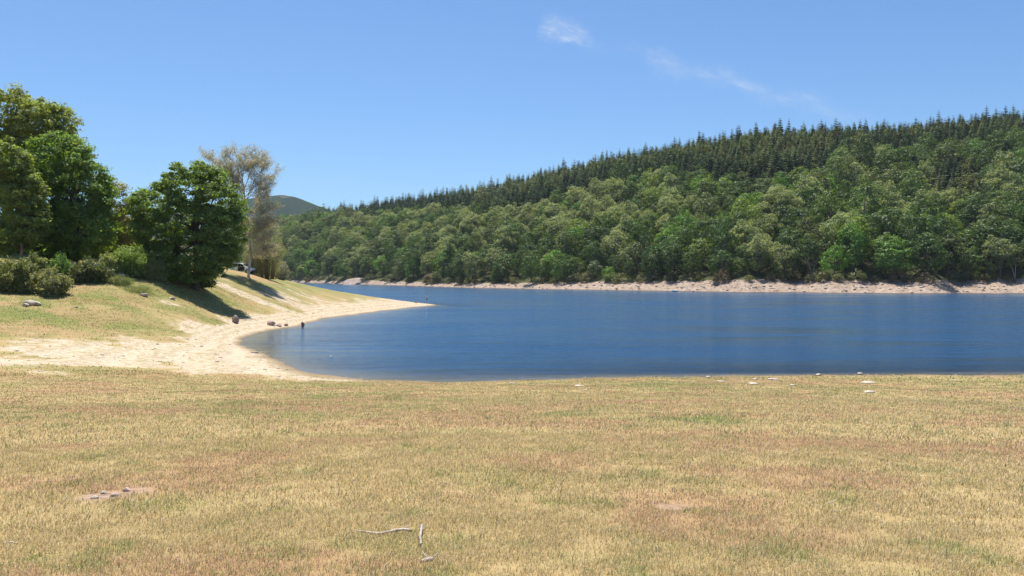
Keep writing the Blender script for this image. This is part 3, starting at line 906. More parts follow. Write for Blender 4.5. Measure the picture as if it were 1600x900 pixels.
G1 = 'pale stones in the dry grass by the lake'
for k, (px, py, w, h, lab) in enumerate((
    (1107, 590, 9, 3, 'small pale stone at the grass edge of the near shore'), (1181, 593, 10, 3, 'pale stone close to the water, left of a wider slab'), (1208, 594, 20, 4, 'wide pale stone beside the near waterline'),
    (1177, 601, 18, 4, 'flat pale slab sunk in dry grass below two shore stones'), (1239, 603, 12, 3, 'low pale stone alone in grass right of the sunken slab'), (1279, 587, 10, 4, 'whitish stone breaking the near waterline'),
    (1344, 584.5, 9, 3, 'white stone standing in the shallow water edge'), (1357, 599, 25, 4, 'broad flat stone, upper of two on the right grass'), (1359, 614, 20, 5, 'broad flat stone, lower of two on the right grass'),
    (905, 604, 18, 3, 'thin pale stone left on the grass near the shore'), (915, 610, 8, 3, 'small pale stone just below a thin pale one'), (1127, 597, 14, 3, 'thin pale stone between shore edge and sunken slab'), (1492, 596, 8, 3, 'small stone alone far right in the grass'),
    (800, 600, 10, 2.6, 'pale stone at the middle of the near shoreline'))):
    rock(px, py, w * .85, h * .8, lab, M_ROCKP, G1, 400 + k, depth=.8)
G2 = 'stones on the left bank'
for k, (px, py, w, h, lab, mt) in enumerate((
    (46, 477, 16, 9, 'large pale stone in the left pasture', M_ROCKP), (58, 478, 12, 6, 'smaller pale stone against the large pasture stone', M_ROCKP), (40, 479, 9, 5, 'low pale stone left of the large pasture stone', M_ROCKP),
    (110, 440, 8, 5, 'pale stone among the bushes under the dark tree', M_ROCKP), (187, 433, 18, 7, 'long whitish rock on the bank above the grass', M_ROCKP), (176, 431, 9, 5, 'whitish rock left of the long bank rock', M_ROCKP),
    (119, 481, 7, 3, 'tiny pale stone on the left green pasture', M_ROCKP), (225, 463, 12, 5, 'pale stone at the foot of the grassy bank', M_ROCKP), (269, 468, 9, 4, 'pale stone on the slope before the round oak', M_ROCKP),
    (424, 508, 12, 7, 'pink stone, largest of a cluster above the cove', M_ROCKR), (436, 510, 9, 4, 'flat pink stone beside the largest cluster stone', M_ROCKR), (447, 509, 7, 4, 'small pink stone at the right of the cluster', M_ROCKR),
    (650, 473.2, 5, 3, 'dark stone on the spit left of the person', M_ROCKD), (398, 551, 13, 2.2, 'dark flat stone at the rim of the cove', M_ROCKD))):
    rock(px, py, w, h, lab, mt, G2, 430 + k)
# leaning purple-grey boulder and the pointed stone in the shallows
tag(rock(368, 504, 10, 11, 'purple-grey boulder leaning on the silt above the cove', M_ROCKD, G2, 470, 'boulder'), cat='boulder')
tag(rock(473, 511, 5, 9, 'pointed upright brown stone in the shallows of the cove', M_ROCKD, G2, 471, 'upright_stone'), cat='stone')
X, Y, z = [float(v) for v in hill(560, 12)]
o = tag(rock(560, 0, 40, 6, 'pale rock outcrop on the far bank above the spit', M_ROCKG, None, 480, 'rock_outcrop', 1.4, 2.2, (X, Y - 2, z - 1.6)), cat='rock')
# pebbles and rubble nobody could count
gP = np.random.default_rng(31)


def rubble(name, P3, sizes, mat, label, seed):
    base = [rock_mesh('tmp', seed + k, (1, 1, .6), n=0) for k in range(4)]
    pk = []
    for me in base:
        pk.append((np.array([v.co[:] for v in me.vertices]), np.array([p.vertices[:] for p in me.polygons]))); bpy.data.meshes.remove(me)
    VV = []; TT = []; n = 0
    for k, (p, s_) in enumerate(zip(P3, sizes)):
        V, T = pk[k % 4]; th = gP.uniform(0, 6.28); c, s2 = math.cos(th), math.sin(th)
        W = V @ np.array([[c, s2, 0], [-s2, c, 0], [0, 0, 1]]) * s_ + p
        VV.append(W); TT.append(T + n); n += len(W)
    tag(link(name, mesh_np(name, np.concatenate(VV), [np.concatenate(TT)]), mat), label, kind='stuff')


n = 4200
pp = gP.uniform(440, 1640, n); q = gP.random(n) ** .8
bwp = 9 + 7 * vnoise(pp * .013, pp * 0 + 7, 2)
X, Y, z = hill(pp, .3 + q * (bwp + 1.5))
rubble('shore_rubble', np.stack([X, Y, z], 1), gP.uniform(.14, .34, n) + gP.random(n) ** 10 * 1.1, M_ROCKG, 'pale rubble scattered over the bare far bank', 500)
x = gP.uniform(-48, -4, 60000); y = gP.uniform(38, 158, 60000); z = height(x, y); cv, _ = cover(x, y, z)
ok = (z > .02) & (cv[:, 0] > .5) & (gP.random(60000) < .16)
u, v = proj(x, y, z); ok &= (u > -60)
x, y, z = x[ok][:6500], y[ok][:6500], z[ok][:6500]
rubble('shore_pebbles', np.stack([x, y, z], 1), gP.uniform(.04, .09, len(x)) + gP.random(len(x)) ** 14 * .25, simple('pebble_stone', (.58, .48, .37), .9, 2.5, (.40, .31, .24)), 'pebbles strewn over the pale silt round the cove', 520)

x = gP.uniform(-12, 48, 30000); y = gP.uniform(38, 49, 30000); z = height(x, y)
ok = (z > -.03) & (z < .02 + .30 * gP.random(30000) ** 2.2) & (fbm(x * .6, y * .6, 3, 2) > .42)
x, y, z = x[ok][:1500], y[ok][:1500], z[ok][:1500]
rubble('waterline_pebbles', np.stack([x, y, z], 1), gP.uniform(.03, .07, len(x)) + gP.random(len(x)) ** 14 * .13, simple('waterline_stone', (.42, .35, .27), .9, 3, (.27, .21, .16)), 'pale pebbles along the near waterline', 540)

# ------------------------------------------------------------------ trees of the left bank
def branches(a, start, tips, r0, g, sag=.12, k=5):
    for tip in tips:
        st = start(g); d = tip - st; Ln = np.linalg.norm(d)
        m1 = st + d * .35 + np.array([0, 0, .10 * Ln]) + g.normal(size=3) * .05 * Ln
        m2 = st + d * .7 + np.array([0, 0, .07 * Ln]) + g.normal(size=3) * .05 * Ln
        V, Q, T = tube([st, m1, m2, tip], np.array([1, .7, .42, .12]) * r0 * min(1, .35 + Ln / 9), k); a.add(V, Q, T)


M_LEAFN = foliage('leaf_near_object_colour', trans=.6, spread=.7, tr_tint=(1.4, 1.3, .5))


def crown_tree(name, base, H, lobes, label, cat, color, seed, nclump=230, per=70, leaf=.26, clump=.75, trunk_r=.28, trunk_top=.6, mat=None, lean=(0, 0), trunks=1, droop=0., group='trees on the left bank', bark=None, aspect=.6, up=.55, catk=0.):
    """lobes: (dx, dy, z, rx, ry, rz) ellipsoids, metres from the foot of the trunk"""
    g = np.random.default_rng(seed)
    root = empty(name, base, label, cat, group)
    lobes = np.array(lobes, float)
    area = (lobes[:, 3] * lobes[:, 5]) ** .8
    pick = g.choice(len(lobes), size=nclump * 3, p=area / area.sum())
    d = rdir(nclump * 3, g)
    rr = g.uniform(.5, 1.0, (len(d), 1)) ** .6 * np.where(g.random((len(d), 1)) < .12, g.uniform(1.05, 1.22, (len(d), 1)), 1)
    c = lobes[pick, :3] + d * lobes[pick, 3:] * rr
    # drop clumps buried deep inside another lobe
    dist = np.min(np.linalg.norm((c[:, None] - lobes[None, :, :3]) / lobes[None, :, 3:], axis=-1), 1)
    ok = dist > .55
    c = c[ok][:nclump]; d = d[ok][:nclump]
    a = Acc()
    for cc, dd in zip(c, d):
        r = clump * g.uniform(.45, 1.3); m = int(per * g.uniform(.6, 1.3))
        q = rdir(m, g)
        p = cc + q * r * g.uniform(.25, 1.1, (m, 1)) * np.array([1.15, 1.15, .62])
        p[:, 2] -= droop * np.hypot(p[:, 0] - cc[0], p[:, 1] - cc[1])
        nn = unit(q * .8 + dd * .3 + np.array([0, 0, up * .7]) + g.normal(size=(m, 3)) * .32)
        V, Q = leaves(p, nn, leaf * g.uniform(.65, 1.35, m), g, aspect)
        val = np.clip(g.random(m) * .7 + .15 + g.normal() * .16, .02, 1.0)
        val = np.where(g.random(m) < catk, 2.0, val)
        a.add(V, Q, val=val)
    me = a.mesh('crown')
    cr = link('crown', me, mat or M_LEAFN, root); cr.color = (*[min(.3, k_ * q) for k_, q in zip((3.5, 3.4, 2.2), color)], 1)
    ta = Acc()
    for k in range(trunks):
        off = np.array([k * .9 - (trunks - 1) * .45, 0, 0]); tl = np.array([lean[0] + off[0] * .5, lean[1], 0])
        zt = H * trunk_top
        pth = np.array([off + [0, 0, -.5], off + [.02, 0, .25], off + tl * .3 + [g.normal() * .08, 0, zt * .35], off + tl * .65 + [g.normal() * .12, 0, zt * .7], off + tl + [0, 0, zt]])
        V, Q, T = tube(pth, np.array([1.5, 1.12, .9, .68, .3]) * trunk_r, 9, g, .06); ta.add(V, Q, T)
        tips = c[g.choice(len(c), size=min(len(c), 34 // trunks), replace=False)]
        branches(ta, lambda g_: pth[2] + (pth[4] - pth[2]) * g_.uniform(0, 1), tips, trunk_r * .45, g)
    tk = link('trunk', ta.mesh('trunk', True), bark or M_BARK, root)
    return root


def foot(px, py, Y=None):
    if Y is None: return ground_at(px, py)
    x = (px - 800) / F * Y
    return np.array([x, Y, float(height(np.array([x]), np.array([Y]))[0])])


def lob(b, *qs):
    """lobes given as seen from the shore: (px, py, rx px, rz px, dy, ry)"""
    out = []
    for (px, py, rx, rz, dy, ry) in qs:
        Y = b[1] + dy; out.append(((px - 800) / F * Y - b[0], dy, EYE - (py - HY) / F * Y - b[2], rx / F * Y, ry, rz / F * Y))
    return out


M_BARKD = simple('dark_bark', (.055, .042, .034), .95, 8, (.12, .10, .08), bump=.6)
# tall pale ash at the back left
b = foot(10, 420, 101)
crown_tree('ash_tree', b, 20, lob(b, (15, 185, 48, 48, 0, 3.6), (58, 190, 36, 36, -1, 3), (60, 240, 60, 50, 0, 4), (92, 205, 26, 44, 1, 2.6), (0, 260, 70, 60, 0, 4.5), (105, 250, 30, 45, 1, 2.5)),
           'tallest light green tree at the back of the left bank', 'tree', (.070, .098, .034), 1, nclump=900, per=80, leaf=.31, clump=.86, trunk_r=.42)
# dark spreading oak with two trunks
b = foot(112, 419, 90)
crown_tree('oak_tree', b, 14, lob(b, (90, 250, 52, 46, 0, 3), (125, 300, 48, 60, -.5, 3.3), (70, 315, 45, 55, 0, 3), (140, 355, 40, 40, -1, 3), (95, 355, 50, 32, -1, 3), (148, 300, 24, 40, 0, 2), (70, 380, 36, 26, 0, 2.4), (110, 385, 50, 22, .5, 3)),
           'dark green oak with two dark trunks on the left bank', 'tree', (.046, .078, .026), 2, nclump=850, per=80, leaf=.28, clump=.74, trunk_r=.24, trunks=2, bark=M_BARKD)
# willow in front, far left
b = foot(33, 425, 84)
crown_tree('willow_tree', b, 13, lob(b, (5, 260, 40, 40, 0, 2.6), (35, 310, 34, 50, 0, 2.4), (48, 345, 24, 34, -.3, 2), (10, 370, 40, 24, 0, 2.3)),
           'drooping olive willow at the left edge with a pale trunk', 'tree', (.058, .080, .030), 3, nclump=620, per=80, leaf=.30, clump=.66, trunk_r=.17, droop=.2, aspect=.5, up=.6, bark=simple('pinkish_trunk', (.30, .22, .19), .9, 6, (.20, .15, .12)))
# thin olive tree with bare twigs between the two oaks
b = foot(186, 405, 98)
crown_tree('thin_tree', b, 10, lob(b, (182, 318, 24, 36, 0, 1.8), (202, 350, 28, 38, 0, 2), (212, 372, 22, 20, 0, 2), (172, 360, 26, 30, 0, 2)),
           'thin olive-brown tree half bare between the two dark oaks', 'tree', (.120, .108, .060), 4, nclump=380, per=52, leaf=.22, clump=.7, trunk_r=.13, bark=simple('pale_twigs', (.34, .29, .25), .9, 6))
# round oak
b = foot(305, 440, 92)
crown_tree('oak_tree', b, 13, lob(b, (300, 300, 48, 46, 0, 3.6), (260, 325, 48, 42, 0, 3.6), (340, 325, 44, 50, 0, 3.6), (300, 350, 80, 42, 0, 5), (250, 365, 40, 40, 0, 3), (350, 365, 36, 42, -.5, 3), (300, 395, 74, 36, -.8, 4.2), (290, 412, 58, 24, -1.2, 3.6), (326, 402, 34, 28, -1, 3), (245, 400, 34, 34, 0, 2.6), (275, 425, 40, 16, -1.5, 3), (306, 427, 40, 14, -2, 2.6), (310, 278, 26, 26, 0, 2.2), (225, 325, 20, 32, 0, 2), (330, 285, 26, 26, 0, 2)),
           'round dark oak with a full crown beside the white birch', 'tree', (.047, .074, .027), 5, nclump=1100, per=80, leaf=.27, clump=.68, trunk_r=.34, bark=M_BARKD)


# ---- birch: white trunk, bare grey twigs, thin leaves
def birch():
    g = np.random.default_rng(21)
    b = foot(388, 433, 118)
    root = empty('birch_tree', b, 'half bare birch with a white trunk next to the round oak', 'tree', 'trees on the left bank')
    s = b[1] / F
    wood = Acc(); twigs = Acc(); lf = Acc()
    trunk = np.array([(1, -436), (0, -432), (3, -400), (1.5, -370), (-3, -340), (-6, -318), (-8, -295), (-12, -270), (-16, -250)], float)
    tp = np.stack([trunk[:, 0] * s, np.linspace(0, .4, len(trunk)), (-(trunk[:, 1]) * -1 * s)], 1)
    tp[:, 2] = (433 - -trunk[:, 1]) * s
    V, Q, T = tube(tp, np.array([.24, .20, .17, .14, .12, .1, .08, .06, .03]) * 1.05, 8, g, .05); wood.add(V, Q, T)
    # measured limbs (px from the foot): end points of the visible bare boughs
    limbs = [(3, 395, 36, 388), (3, 402, 28, 400), (2, 380, 20, 360), (0, 372, -14, 350), (-4, 345, 24, 300), (-5, 330, -20, 285), (-6, 320, 30, 262), (-7, 305, -40, 258), (-8, 300, 12, 246), (-8, 290, -60, 250), (-6, 315, 38, 285),
             (-10, 280, -5, 238), (-10, 275, 25, 250), (-3, 350, 40, 325), (1, 365, 44, 345), (-9, 290, -70, 245), (-9, 286, -30, 240), (-6, 318, -55, 275), (2, 385, 40, 372), (-7, 310, 36, 270), (-2, 355, 34, 352)]
    tips = []
    for (x0, y0, x1, y1) in limbs:
        st = np.array([x0 * s, 0.1, (433 - y0) * s]); e = np.array([x1 * s, g.uniform(-1.6, 1.6), (433 - y1) * s])
        m = (st + e) / 2 + np.array([0, 0, .12 * np.linalg.norm(e - st)])
        V, Q, T = tube([st, m, e], [.065, .045, .014], 5); wood.add(V, Q, T)
        for k in range(20):
            t = g.uniform(.2, 1); p = st * (1 - t) + e * t + np.array([0, 0, .3 * t * (1 - t)])
            dirn = unit((e - st) * .12 + np.array([g.normal() * .8, g.normal() * .8, g.uniform(.0, .9)]))
            ln = g.uniform(.7, 1.9)
            q = p + dirn * ln
            V, Q, T = tube([p, (p + q) / 2 + [0, 0, .08], q], [.022, .014, .006], 3); twigs.add(V, Q, T)
            for kk in range(8):
                t2 = g.uniform(.3, 1); p2 = p + (q - p) * t2; q2 = p2 + unit(dirn + g.normal(size=3) * .8) * g.uniform(.3, .8)
                V, Q, T = tube([p2, q2], [.010, .004], 3); twigs.add(V, Q, T)
                tips.append((p2 + q2) / 2); tips.append(q2)
    tips = np.array(tips)
    for (x, m) in ((tips, 6),):
        p = np.repeat(x, m, 0) + g.normal(size=(len(x) * m, 3)) * .22
        V, Q = leaves(p, unit(g.normal(size=p.shape) + [0, 0, .3]), g.uniform(.09, .21, len(p)), g, .6)
        lf.add(V, Q, val=g.random(len(p)))
    mb = simple('white_birch_bark', (.70, .66, .62), .8, 2.2, (.33, .29, .27), bump=.3)
    link('trunk', wood.mesh('trunk', True), mb, root)
    link('twigs', twigs.mesh('twigs'), simple('bare_grey_twigs', (.44, .375, .36), .9, 2, (.33, .28, .26)), root)
    c = link('crown', lf.mesh('crown'), M_LEAF, root); c.color = (.43, .41, .36, 1)


birch()


M_TWIG = simple('tan_twigs', (.34, .28, .19), .9, 3, (.25, .20, .13))


def willow_scrub(px, py, Y, wpx, hpx, color, label, seed, n=9000, group='shrubs on the left bank', name='shrub', leaf=.13, stems=40, cat='shrub', catk=0):
    """many thin stems fanning up from the ground, small leaves along them"""
    g = np.random.default_rng(seed)
    b = foot(px, py, Y)
    b = b - np.array([0, 0, .1])
    root = empty(name, b, label, cat, group)
    w, h = wpx / F * Y, hpx / F * Y
    st = Acc(); pts_ = []
    for k in range(stems):
        th = g.uniform(0, 6.28); rr = g.random() ** .6
        e = np.array([math.cos(th) * w / 2 * rr, math.sin(th) * w / 2 * rr * .8, h * (1 - .55 * rr ** 2) * g.uniform(.72, 1.05)])
        o = np.array([e[0] * .45 + g.normal() * .1, e[1] * .45, 0])
        m = (o + e) / 2 + np.array([-(e[0] - o[0]) * .12, 0, h * .08])
        V, Q, T = tube([o, m, e], np.array([.03, .018, .005]) * (h / 3) ** .5, 3); st.add(V, Q, T)
        t = g.uniform(.08, 1.04, n // stems)[:, None]
        q = (1 - t) ** 2 * o + 2 * t * (1 - t) * m + t ** 2 * e
        q = q + g.normal(size=q.shape) * (.07 + .09 * (1 - t)) * w * .55
        q[:, 2] = np.abs(q[:, 2]); pts_.append(q)
    p = np.concatenate(pts_)
    V, Q = leaves(p, unit(g.normal(size=p.shape) * .7 + [0, 0, .5] + p * [.5, .5, .1] / max(w, .1)), leaf * g.uniform(.6, 1.4, len(p)), g, .42)
    a = Acc(); val = np.clip(g.random(len(p)) * .8 + .1, 0, 1); val = np.where(g.random(len(p)) < catk, 2.0, val); a.add(V, Q, val=val)
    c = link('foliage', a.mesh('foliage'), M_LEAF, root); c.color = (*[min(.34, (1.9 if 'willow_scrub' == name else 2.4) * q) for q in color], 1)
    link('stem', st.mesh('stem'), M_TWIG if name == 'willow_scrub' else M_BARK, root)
    return root


willow_scrub(416, 434, 131, 64, 116, (.170, .170, .072), 'tall tan feathery willow scrub behind the birch', 31, 9000, leaf=.16, stems=70, name='willow_scrub')
willow_scrub(394, 434, 129, 34, 60, (.17, .16, .075), 'brownish willow scrub directly behind the birch trunk', 32, 6000, leaf=.15, name='willow_scrub')
willow_scrub(440, 438, 140, 26, 34, (.25, .16, .12), 'pinkish brown bush at the point of the left bank', 33, 4000, leaf=.15)
willow_scrub(18, 450, 71.5, 76, 52, (.085, .098, .038), 'olive bush at the left edge under the willow', 34, 9000, leaf=.26)
willow_scrub(78, 452, 72, 72, 42, (.108, .118, .060), 'grey-green bush left of the two dark oak trunks', 35, 8500, leaf=.25)
willow_scrub(52, 441, 73.5, 60, 56, (.088, .105, .042), 'green bush squeezed behind the two leftmost bushes', 36, 7000, leaf=.27)
willow_scrub(205, 431, 87, 74, 50, (.098, .148, .038), 'bright green bush between the two dark oaks', 37, 10000, leaf=.25)
willow_scrub(168, 430, 85, 44, 40, (.120, .150, .060), 'bright green bush with pale flower heads under the oak', 38, 5000, leaf=.22, catk=.03)
willow_scrub(243, 436, 87.5, 44, 36, (.115, .130, .060), 'grey-green bush left of the round oak trunk', 39, 7000, leaf=.22)
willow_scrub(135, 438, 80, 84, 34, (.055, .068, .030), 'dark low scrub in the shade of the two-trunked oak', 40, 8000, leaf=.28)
willow_scrub(185, 440, 81, 50, 14, (.085, .105, .045), 'low grey-green scrub along the bank rocks', 41, 6000, leaf=.1)
willow_scrub(95, 425, 79, 40, 44, (.065, .12, .028), 'fresh green sapling bush between willow and oak trunks', 42, 6000, leaf=.16)
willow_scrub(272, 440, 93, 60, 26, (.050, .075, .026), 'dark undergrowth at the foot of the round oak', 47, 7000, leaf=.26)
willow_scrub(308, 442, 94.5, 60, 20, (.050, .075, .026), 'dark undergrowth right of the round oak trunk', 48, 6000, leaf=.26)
willow_scrub(215, 446, 80, 70, 9, (.10, .12, .05), 'low weeds at the foot of the grassy bank', 43, 5000, leaf=.09)
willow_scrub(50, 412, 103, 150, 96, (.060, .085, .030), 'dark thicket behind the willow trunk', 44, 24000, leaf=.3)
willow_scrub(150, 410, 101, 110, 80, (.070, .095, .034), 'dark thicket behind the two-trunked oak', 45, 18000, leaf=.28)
# small pale-stemmed trees on the far bank
def far_sapling(px, s, hpx, label, seed, color):
    g = np.random.default_rng(seed)
    X, Y, z = [float(v) for v in hill(px, s)]
    root = empty('sapling', (X, Y, z - .3), label, 'tree', 'pale-stemmed saplings on the far bank')
    h = hpx / F * Y; w = Acc(); lf = Acc()
    for k, dx in enumerate((-.28, .06)):
        pth = [(0, 0, 0), (dx * .25 * h, 0, .3 * h), (dx * .6 * h, .1, .65 * h), (dx * h, .1, .95 * h)]
        V, Q, T = tube(pth, np.array([.16, .12, .09, .03]) * h / 6, 6); w.add(V, Q, T)
        for q in range(8):
            t = g.uniform(.5, 1); p = np.array(pth[2]) * (1 - t) + np.array(pth[3]) * t; e = p + g.normal(size=3) * .14 * h + [0, 0, .06 * h]
            V, Q, T = tube([p, e], [.05, .015], 4); w.add(V, Q, T)
            c = e + g.normal(size=(40, 3)) * .05 * h
            V, Q = leaves(c, unit(g.normal(size=c.shape) + [0, 0, .6]), g.uniform(.2, .4, 40), g); lf.add(V, Q, val=g.random(40))
    link('trunk', w.mesh('trunk', True), M_PALE, root)
    c = link('crown', lf.mesh('crown'), M_LEAF, root); c.color = (*color, 1)


M_PALE = simple('pale_bark', (.50, .44, .38), .9, 5, (.36, .31, .27))
far_sapling(1586, 14.5, 34, 'forked sapling with pale bare stems at far right', 61, (.085, .10, .045))
far_sapling(1271, 13.5, 32, 'thin pale dead stem right of the hillside centre', 62, (.09, .10, .05))
far_sapling(556, 14, 24, 'slender pale-stemmed sapling behind the rock outcrop', 63, (.11, .12, .06))

# ------------------------------------------------------------------ grass
gG = np.random.default_rng(55)


def blades(n, r0, r1, hgt, wid, az=37, pw=1.0, dens=None):
    u = gG.random(n)
    r = np.sqrt(r0 ** 2 + (r1 ** 2 - r0 ** 2) * u ** pw)
    a = np.radians(gG.uniform(-az, az, n))
    x = np.sin(a) * r; y = np.cos(a) * r
    z = height(x, y)
    cv, dd = cover(x, y, z)
    tuft = fbm(x * 3.1, y * 3.1, 3, 6)
    keep = (z > .05) & (gG.random(n) < (1 - .98 * sstep(.08, .62, cv[:, 0]))) & (dd < .35) & (gG.random(n) < .5 + 1.2 * sstep(.3, .62, tuft))
    if dens is not None: keep &= gG.random(n) < dens(cv)
    x, y, z, cv, tuft, r = x[keep], y[keep], z[keep], cv[keep], tuft[keep], r[keep]
    m = len(x)
    k = gG.random((m, 1))
    col = np.where(k < .5, np.array(STRAW), np.array(STRAW2)) * gG.uniform(.75, 1.2, (m, 1))
    pg = (cv[:, 1] * .66 + .15)[:, None]
    isg = gG.random((m, 1)) < pg
    col = np.where(isg, np.array(GREEN) * gG.uniform(.65, 1.5, (m, 1)) * np.array([gG.uniform(.9, 1.25), 1, 1]), col)
    isr = (gG.random((m, 1)) < cv[:, 2][:, None] * .6) & ~isg
    col = np.where(isr, np.array(RED) * gG.uniform(.75, 1.25, (m, 1)), col)
    h = hgt * (.40 + 1.15 * gG.random(m) ** 1.6) * (.7 + .6 * tuft) * np.where(isg[:, 0], 1.1, 1.0)
    w = wid * gG.uniform(.7, 1.3, m)
    th = gG.uniform(0, 6.28, m); b = np.stack([np.cos(th), np.sin(th), 0 * th], 1)
    ld = gG.uniform(0, 6.28, m); lean = (np.stack([np.cos(ld), np.sin(ld), 0 * ld], 1) * gG.uniform(.1, .95, (m, 1)) + np.array([.18, -.05, 0])) * h[:, None]
    p = np.stack([x, y, z - .008], 1)
    mid = p + lean * .38; mid[:, 2] += h * .62
    tip = p + lean; tip[:, 2] += h * gG.uniform(.55, 1.0, m)
    V = np.stack([p - b * w[:, None] / 2, p + b * w[:, None] / 2, mid + b * w[:, None] * .36, mid - b * w[:, None] * .36, tip], 1).reshape(-1, 3)
    i = np.arange(m) * 5
    return V, np.stack([i, i + 1, i + 2, i + 3], 1), np.stack([i + 3, i + 2, i + 4], 1), col


VV, QQ, TT, CQ, n = [], [], [], [], 0
for args in ((470000, 2.2, 8.5, .048, .0048, 62), (390000, 8.5, 16, .054, .0078, 54), (270000, 16, 30, .064, .015, 46), (240000, 30, 47, .052, .026, 44), (6000, 3.2, 14, .14, .004, 50)):
    V, Q, T, c = blades(*args)
    VV.append(V); QQ.append(Q + n); TT.append(T + n); CQ.append(c); n += len(V)
V, Q, T, c = blades(420000, 44, 112, .08, .06, 36, dens=lambda cv: .12 + .88 * cv[:, 1])
VV.append(V); QQ.append(Q + n); TT.append(T + n); CQ.append(c * 1.2)
CA = np.concatenate(CQ)
me = mesh_np('grass', np.concatenate(VV), [np.concatenate(QQ), np.concatenate(TT)], {'tint': ('FACE', np.concatenate([CA, CA]))})


def grass_material():
    m, nt, out = newmat('dry_grass_blades')
    c = N(nt, 'ShaderNodeAttribute', attribute_name='tint').outputs['Color']
    d = N(nt, 'ShaderNodeBsdfDiffuse'); L(nt, c, d.inputs[0])
    t = N(nt, 'ShaderNodeBsdfTranslucent'); L(nt, c, t.inputs[0])
    mx = N(nt, 'ShaderNodeMixShader'); mx.inputs[0].default_value = .45; L(nt, d.outputs[0], mx.inputs[1]); L(nt, t.outputs[0], mx.inputs[2])
    g = N(nt, 'ShaderNodeBsdfGlossy'); g.inputs['Roughness'].default_value = .5
    m2 = N(nt, 'ShaderNodeMixShader'); m2.inputs[0].default_value = .05; L(nt, mx.outputs[0], m2.inputs[1]); L(nt, g.outputs[0], m2.inputs[2])
    L(nt, m2.outputs[0], out.inputs[0])
    return m


tag(link('grass', me, grass_material()), 'short dry straw-coloured grass with green and reddish patches', kind='stuff')

# ------------------------------------------------------------------ sticks in the grass
M_STICK = simple('bleached_wood', (.60, .50, .40), .8, 14, (.40, .32, .25), bump=.4)
M_STICK2 = simple('grey_wood', (.46, .39, .35), .85, 16, (.28, .23, .20), bump=.5)


def stick(pxy, rad_, lift, mat, label, seed, branch=None):
    lift = [q - .018 for q in lift]
    g = np.random.default_rng(seed)
    P3 = []
    for (px, py), l in zip(pxy, lift):
        c = ground_at(px, py); P3.append(c + [0, 0, l])
    P3 = np.array(P3)
    t = np.linspace(0, 1, 14); tt = np.linspace(0, 1, len(P3))
    pth = np.stack([np.interp(t, tt, P3[:, k]) for k in range(3)], 1)
    pth[1:-1] = pth[1:-1] * .5 + (pth[:-2] + pth[2:]) * .25
    pth += g.normal(size=pth.shape) * .0025
    r = np.interp(t, np.linspace(0, 1, len(rad_)), rad_)
    a = Acc(); V, Q, T = tube(pth, r, 8, g, .10); a.add(V, Q, T)
    if branch:
        for (k, d, ln) in branch:
            V, Q, T = tube([pth[k], pth[k] + np.array(d) * ln * .5, pth[k] + np.array(d) * ln + [0, 0, -.004]], [r[k] * .5, r[k] * .35, r[k] * .15], 6); a.add(V, Q, T)
    org = pth.mean(0)
    me_ = a.mesh('fallen_stick', True)
    me_.transform(__import__('mathutils').Matrix.Translation(-org.tolist().__class__ and [-v for v in org]) if False else __import__('mathutils').Matrix.Translation([-float(v) for v in org]))
    o = link('fallen_stick', me_, mat, loc=[float(v) for v in org])
    return tag(o, label, 'stick', 'fallen sticks in the grass')


stick([(553, 834), (578, 835.5), (600, 837), (622, 833), (644, 833)], [.005, .010, .016, .014, .013], [.045, .035, .03, .05, .045], M_STICK, 'long bleached curved stick lying across the dry grass', 1, [(10, (.55, .8, .1), .16)])
stick([(660, 828), (657, 841), (657.5, 858)], [.011, .013, .010], [.06, .055, .05], M_STICK2, 'short grey stick pointing at the camera beside the bleached one', 2, [(12, (.4, -.9, -.1), .12)])
stick([(658, 880), (668, 878), (681, 876)], [.016, .017, .011], [.03, .035, .03], M_STICK2, 'stubby grey broken log piece below the short stick', 3, [(7, (-.5, .85, .25), .13), (11, (.3, .8, .3), .1)])
stick([(6, 855), (18, 854), (27, 855)], [.004, .006, .004], [.05, .055, .05], M_STICK, 'thin white twig at the left edge of the grass', 4)
stick([(1294, 793), (1300, 791), (1306, 789)], [.004, .005, .003], [.06, .06, .06], M_STICK, 'tiny pale straw twig on the right grass', 5)
# broken crust of the bare soil patch
for k, (px, py, w, h, lab) in enumerate(((163, 772, 10, 5, 'pale clod on the bare soil patch, middle one'), (178, 776, 14, 6, 'brown clod on the bare soil patch, right side'), (148, 779, 12, 5, 'brown clod on the bare soil patch, left side'), (198, 768, 12, 6, 'pale clod above the bare soil patch'))):
    c = ground_at(px, py); o = rock(px, py, w, h, lab, M_ROCKR if k % 2 else M_ROCKP, 'clods of the bare soil patch', 600 + k, 'soil_clod', .7, .6); tag(o, cat='clod')

# ------------------------------------------------------------------ car
def smooth_box(name, rings, mat, parent, bevel=.04, seg=2):
    """loft through rings (lists of points, same count), ends capped, edges bevelled"""
    import bmesh
    bm = bmesh.new(); vs = [[bm.verts.new(p) for p in r] for r in rings]
    k = len(rings[0])
    for a_, b_ in zip(vs, vs[1:]):
        for i_ in range(k): bm.faces.new((a_[i_], a_[(i_ + 1) % k], b_[(i_ + 1) % k], b_[i_]))
    bm.faces.new(vs[0][::-1]); bm.faces.new(vs[-1])
    bmesh.ops.recalc_face_normals(bm, faces=bm.faces)
    if bevel: bmesh.ops.bevel(bm, geom=bm.edges[:], offset=bevel, segments=seg, affect='EDGES', clamp_overlap=True)
    me_ = bpy.data.meshes.new(name); bm.to_mesh(me_); bm.free()
    return link(name, me_, mat, parent)


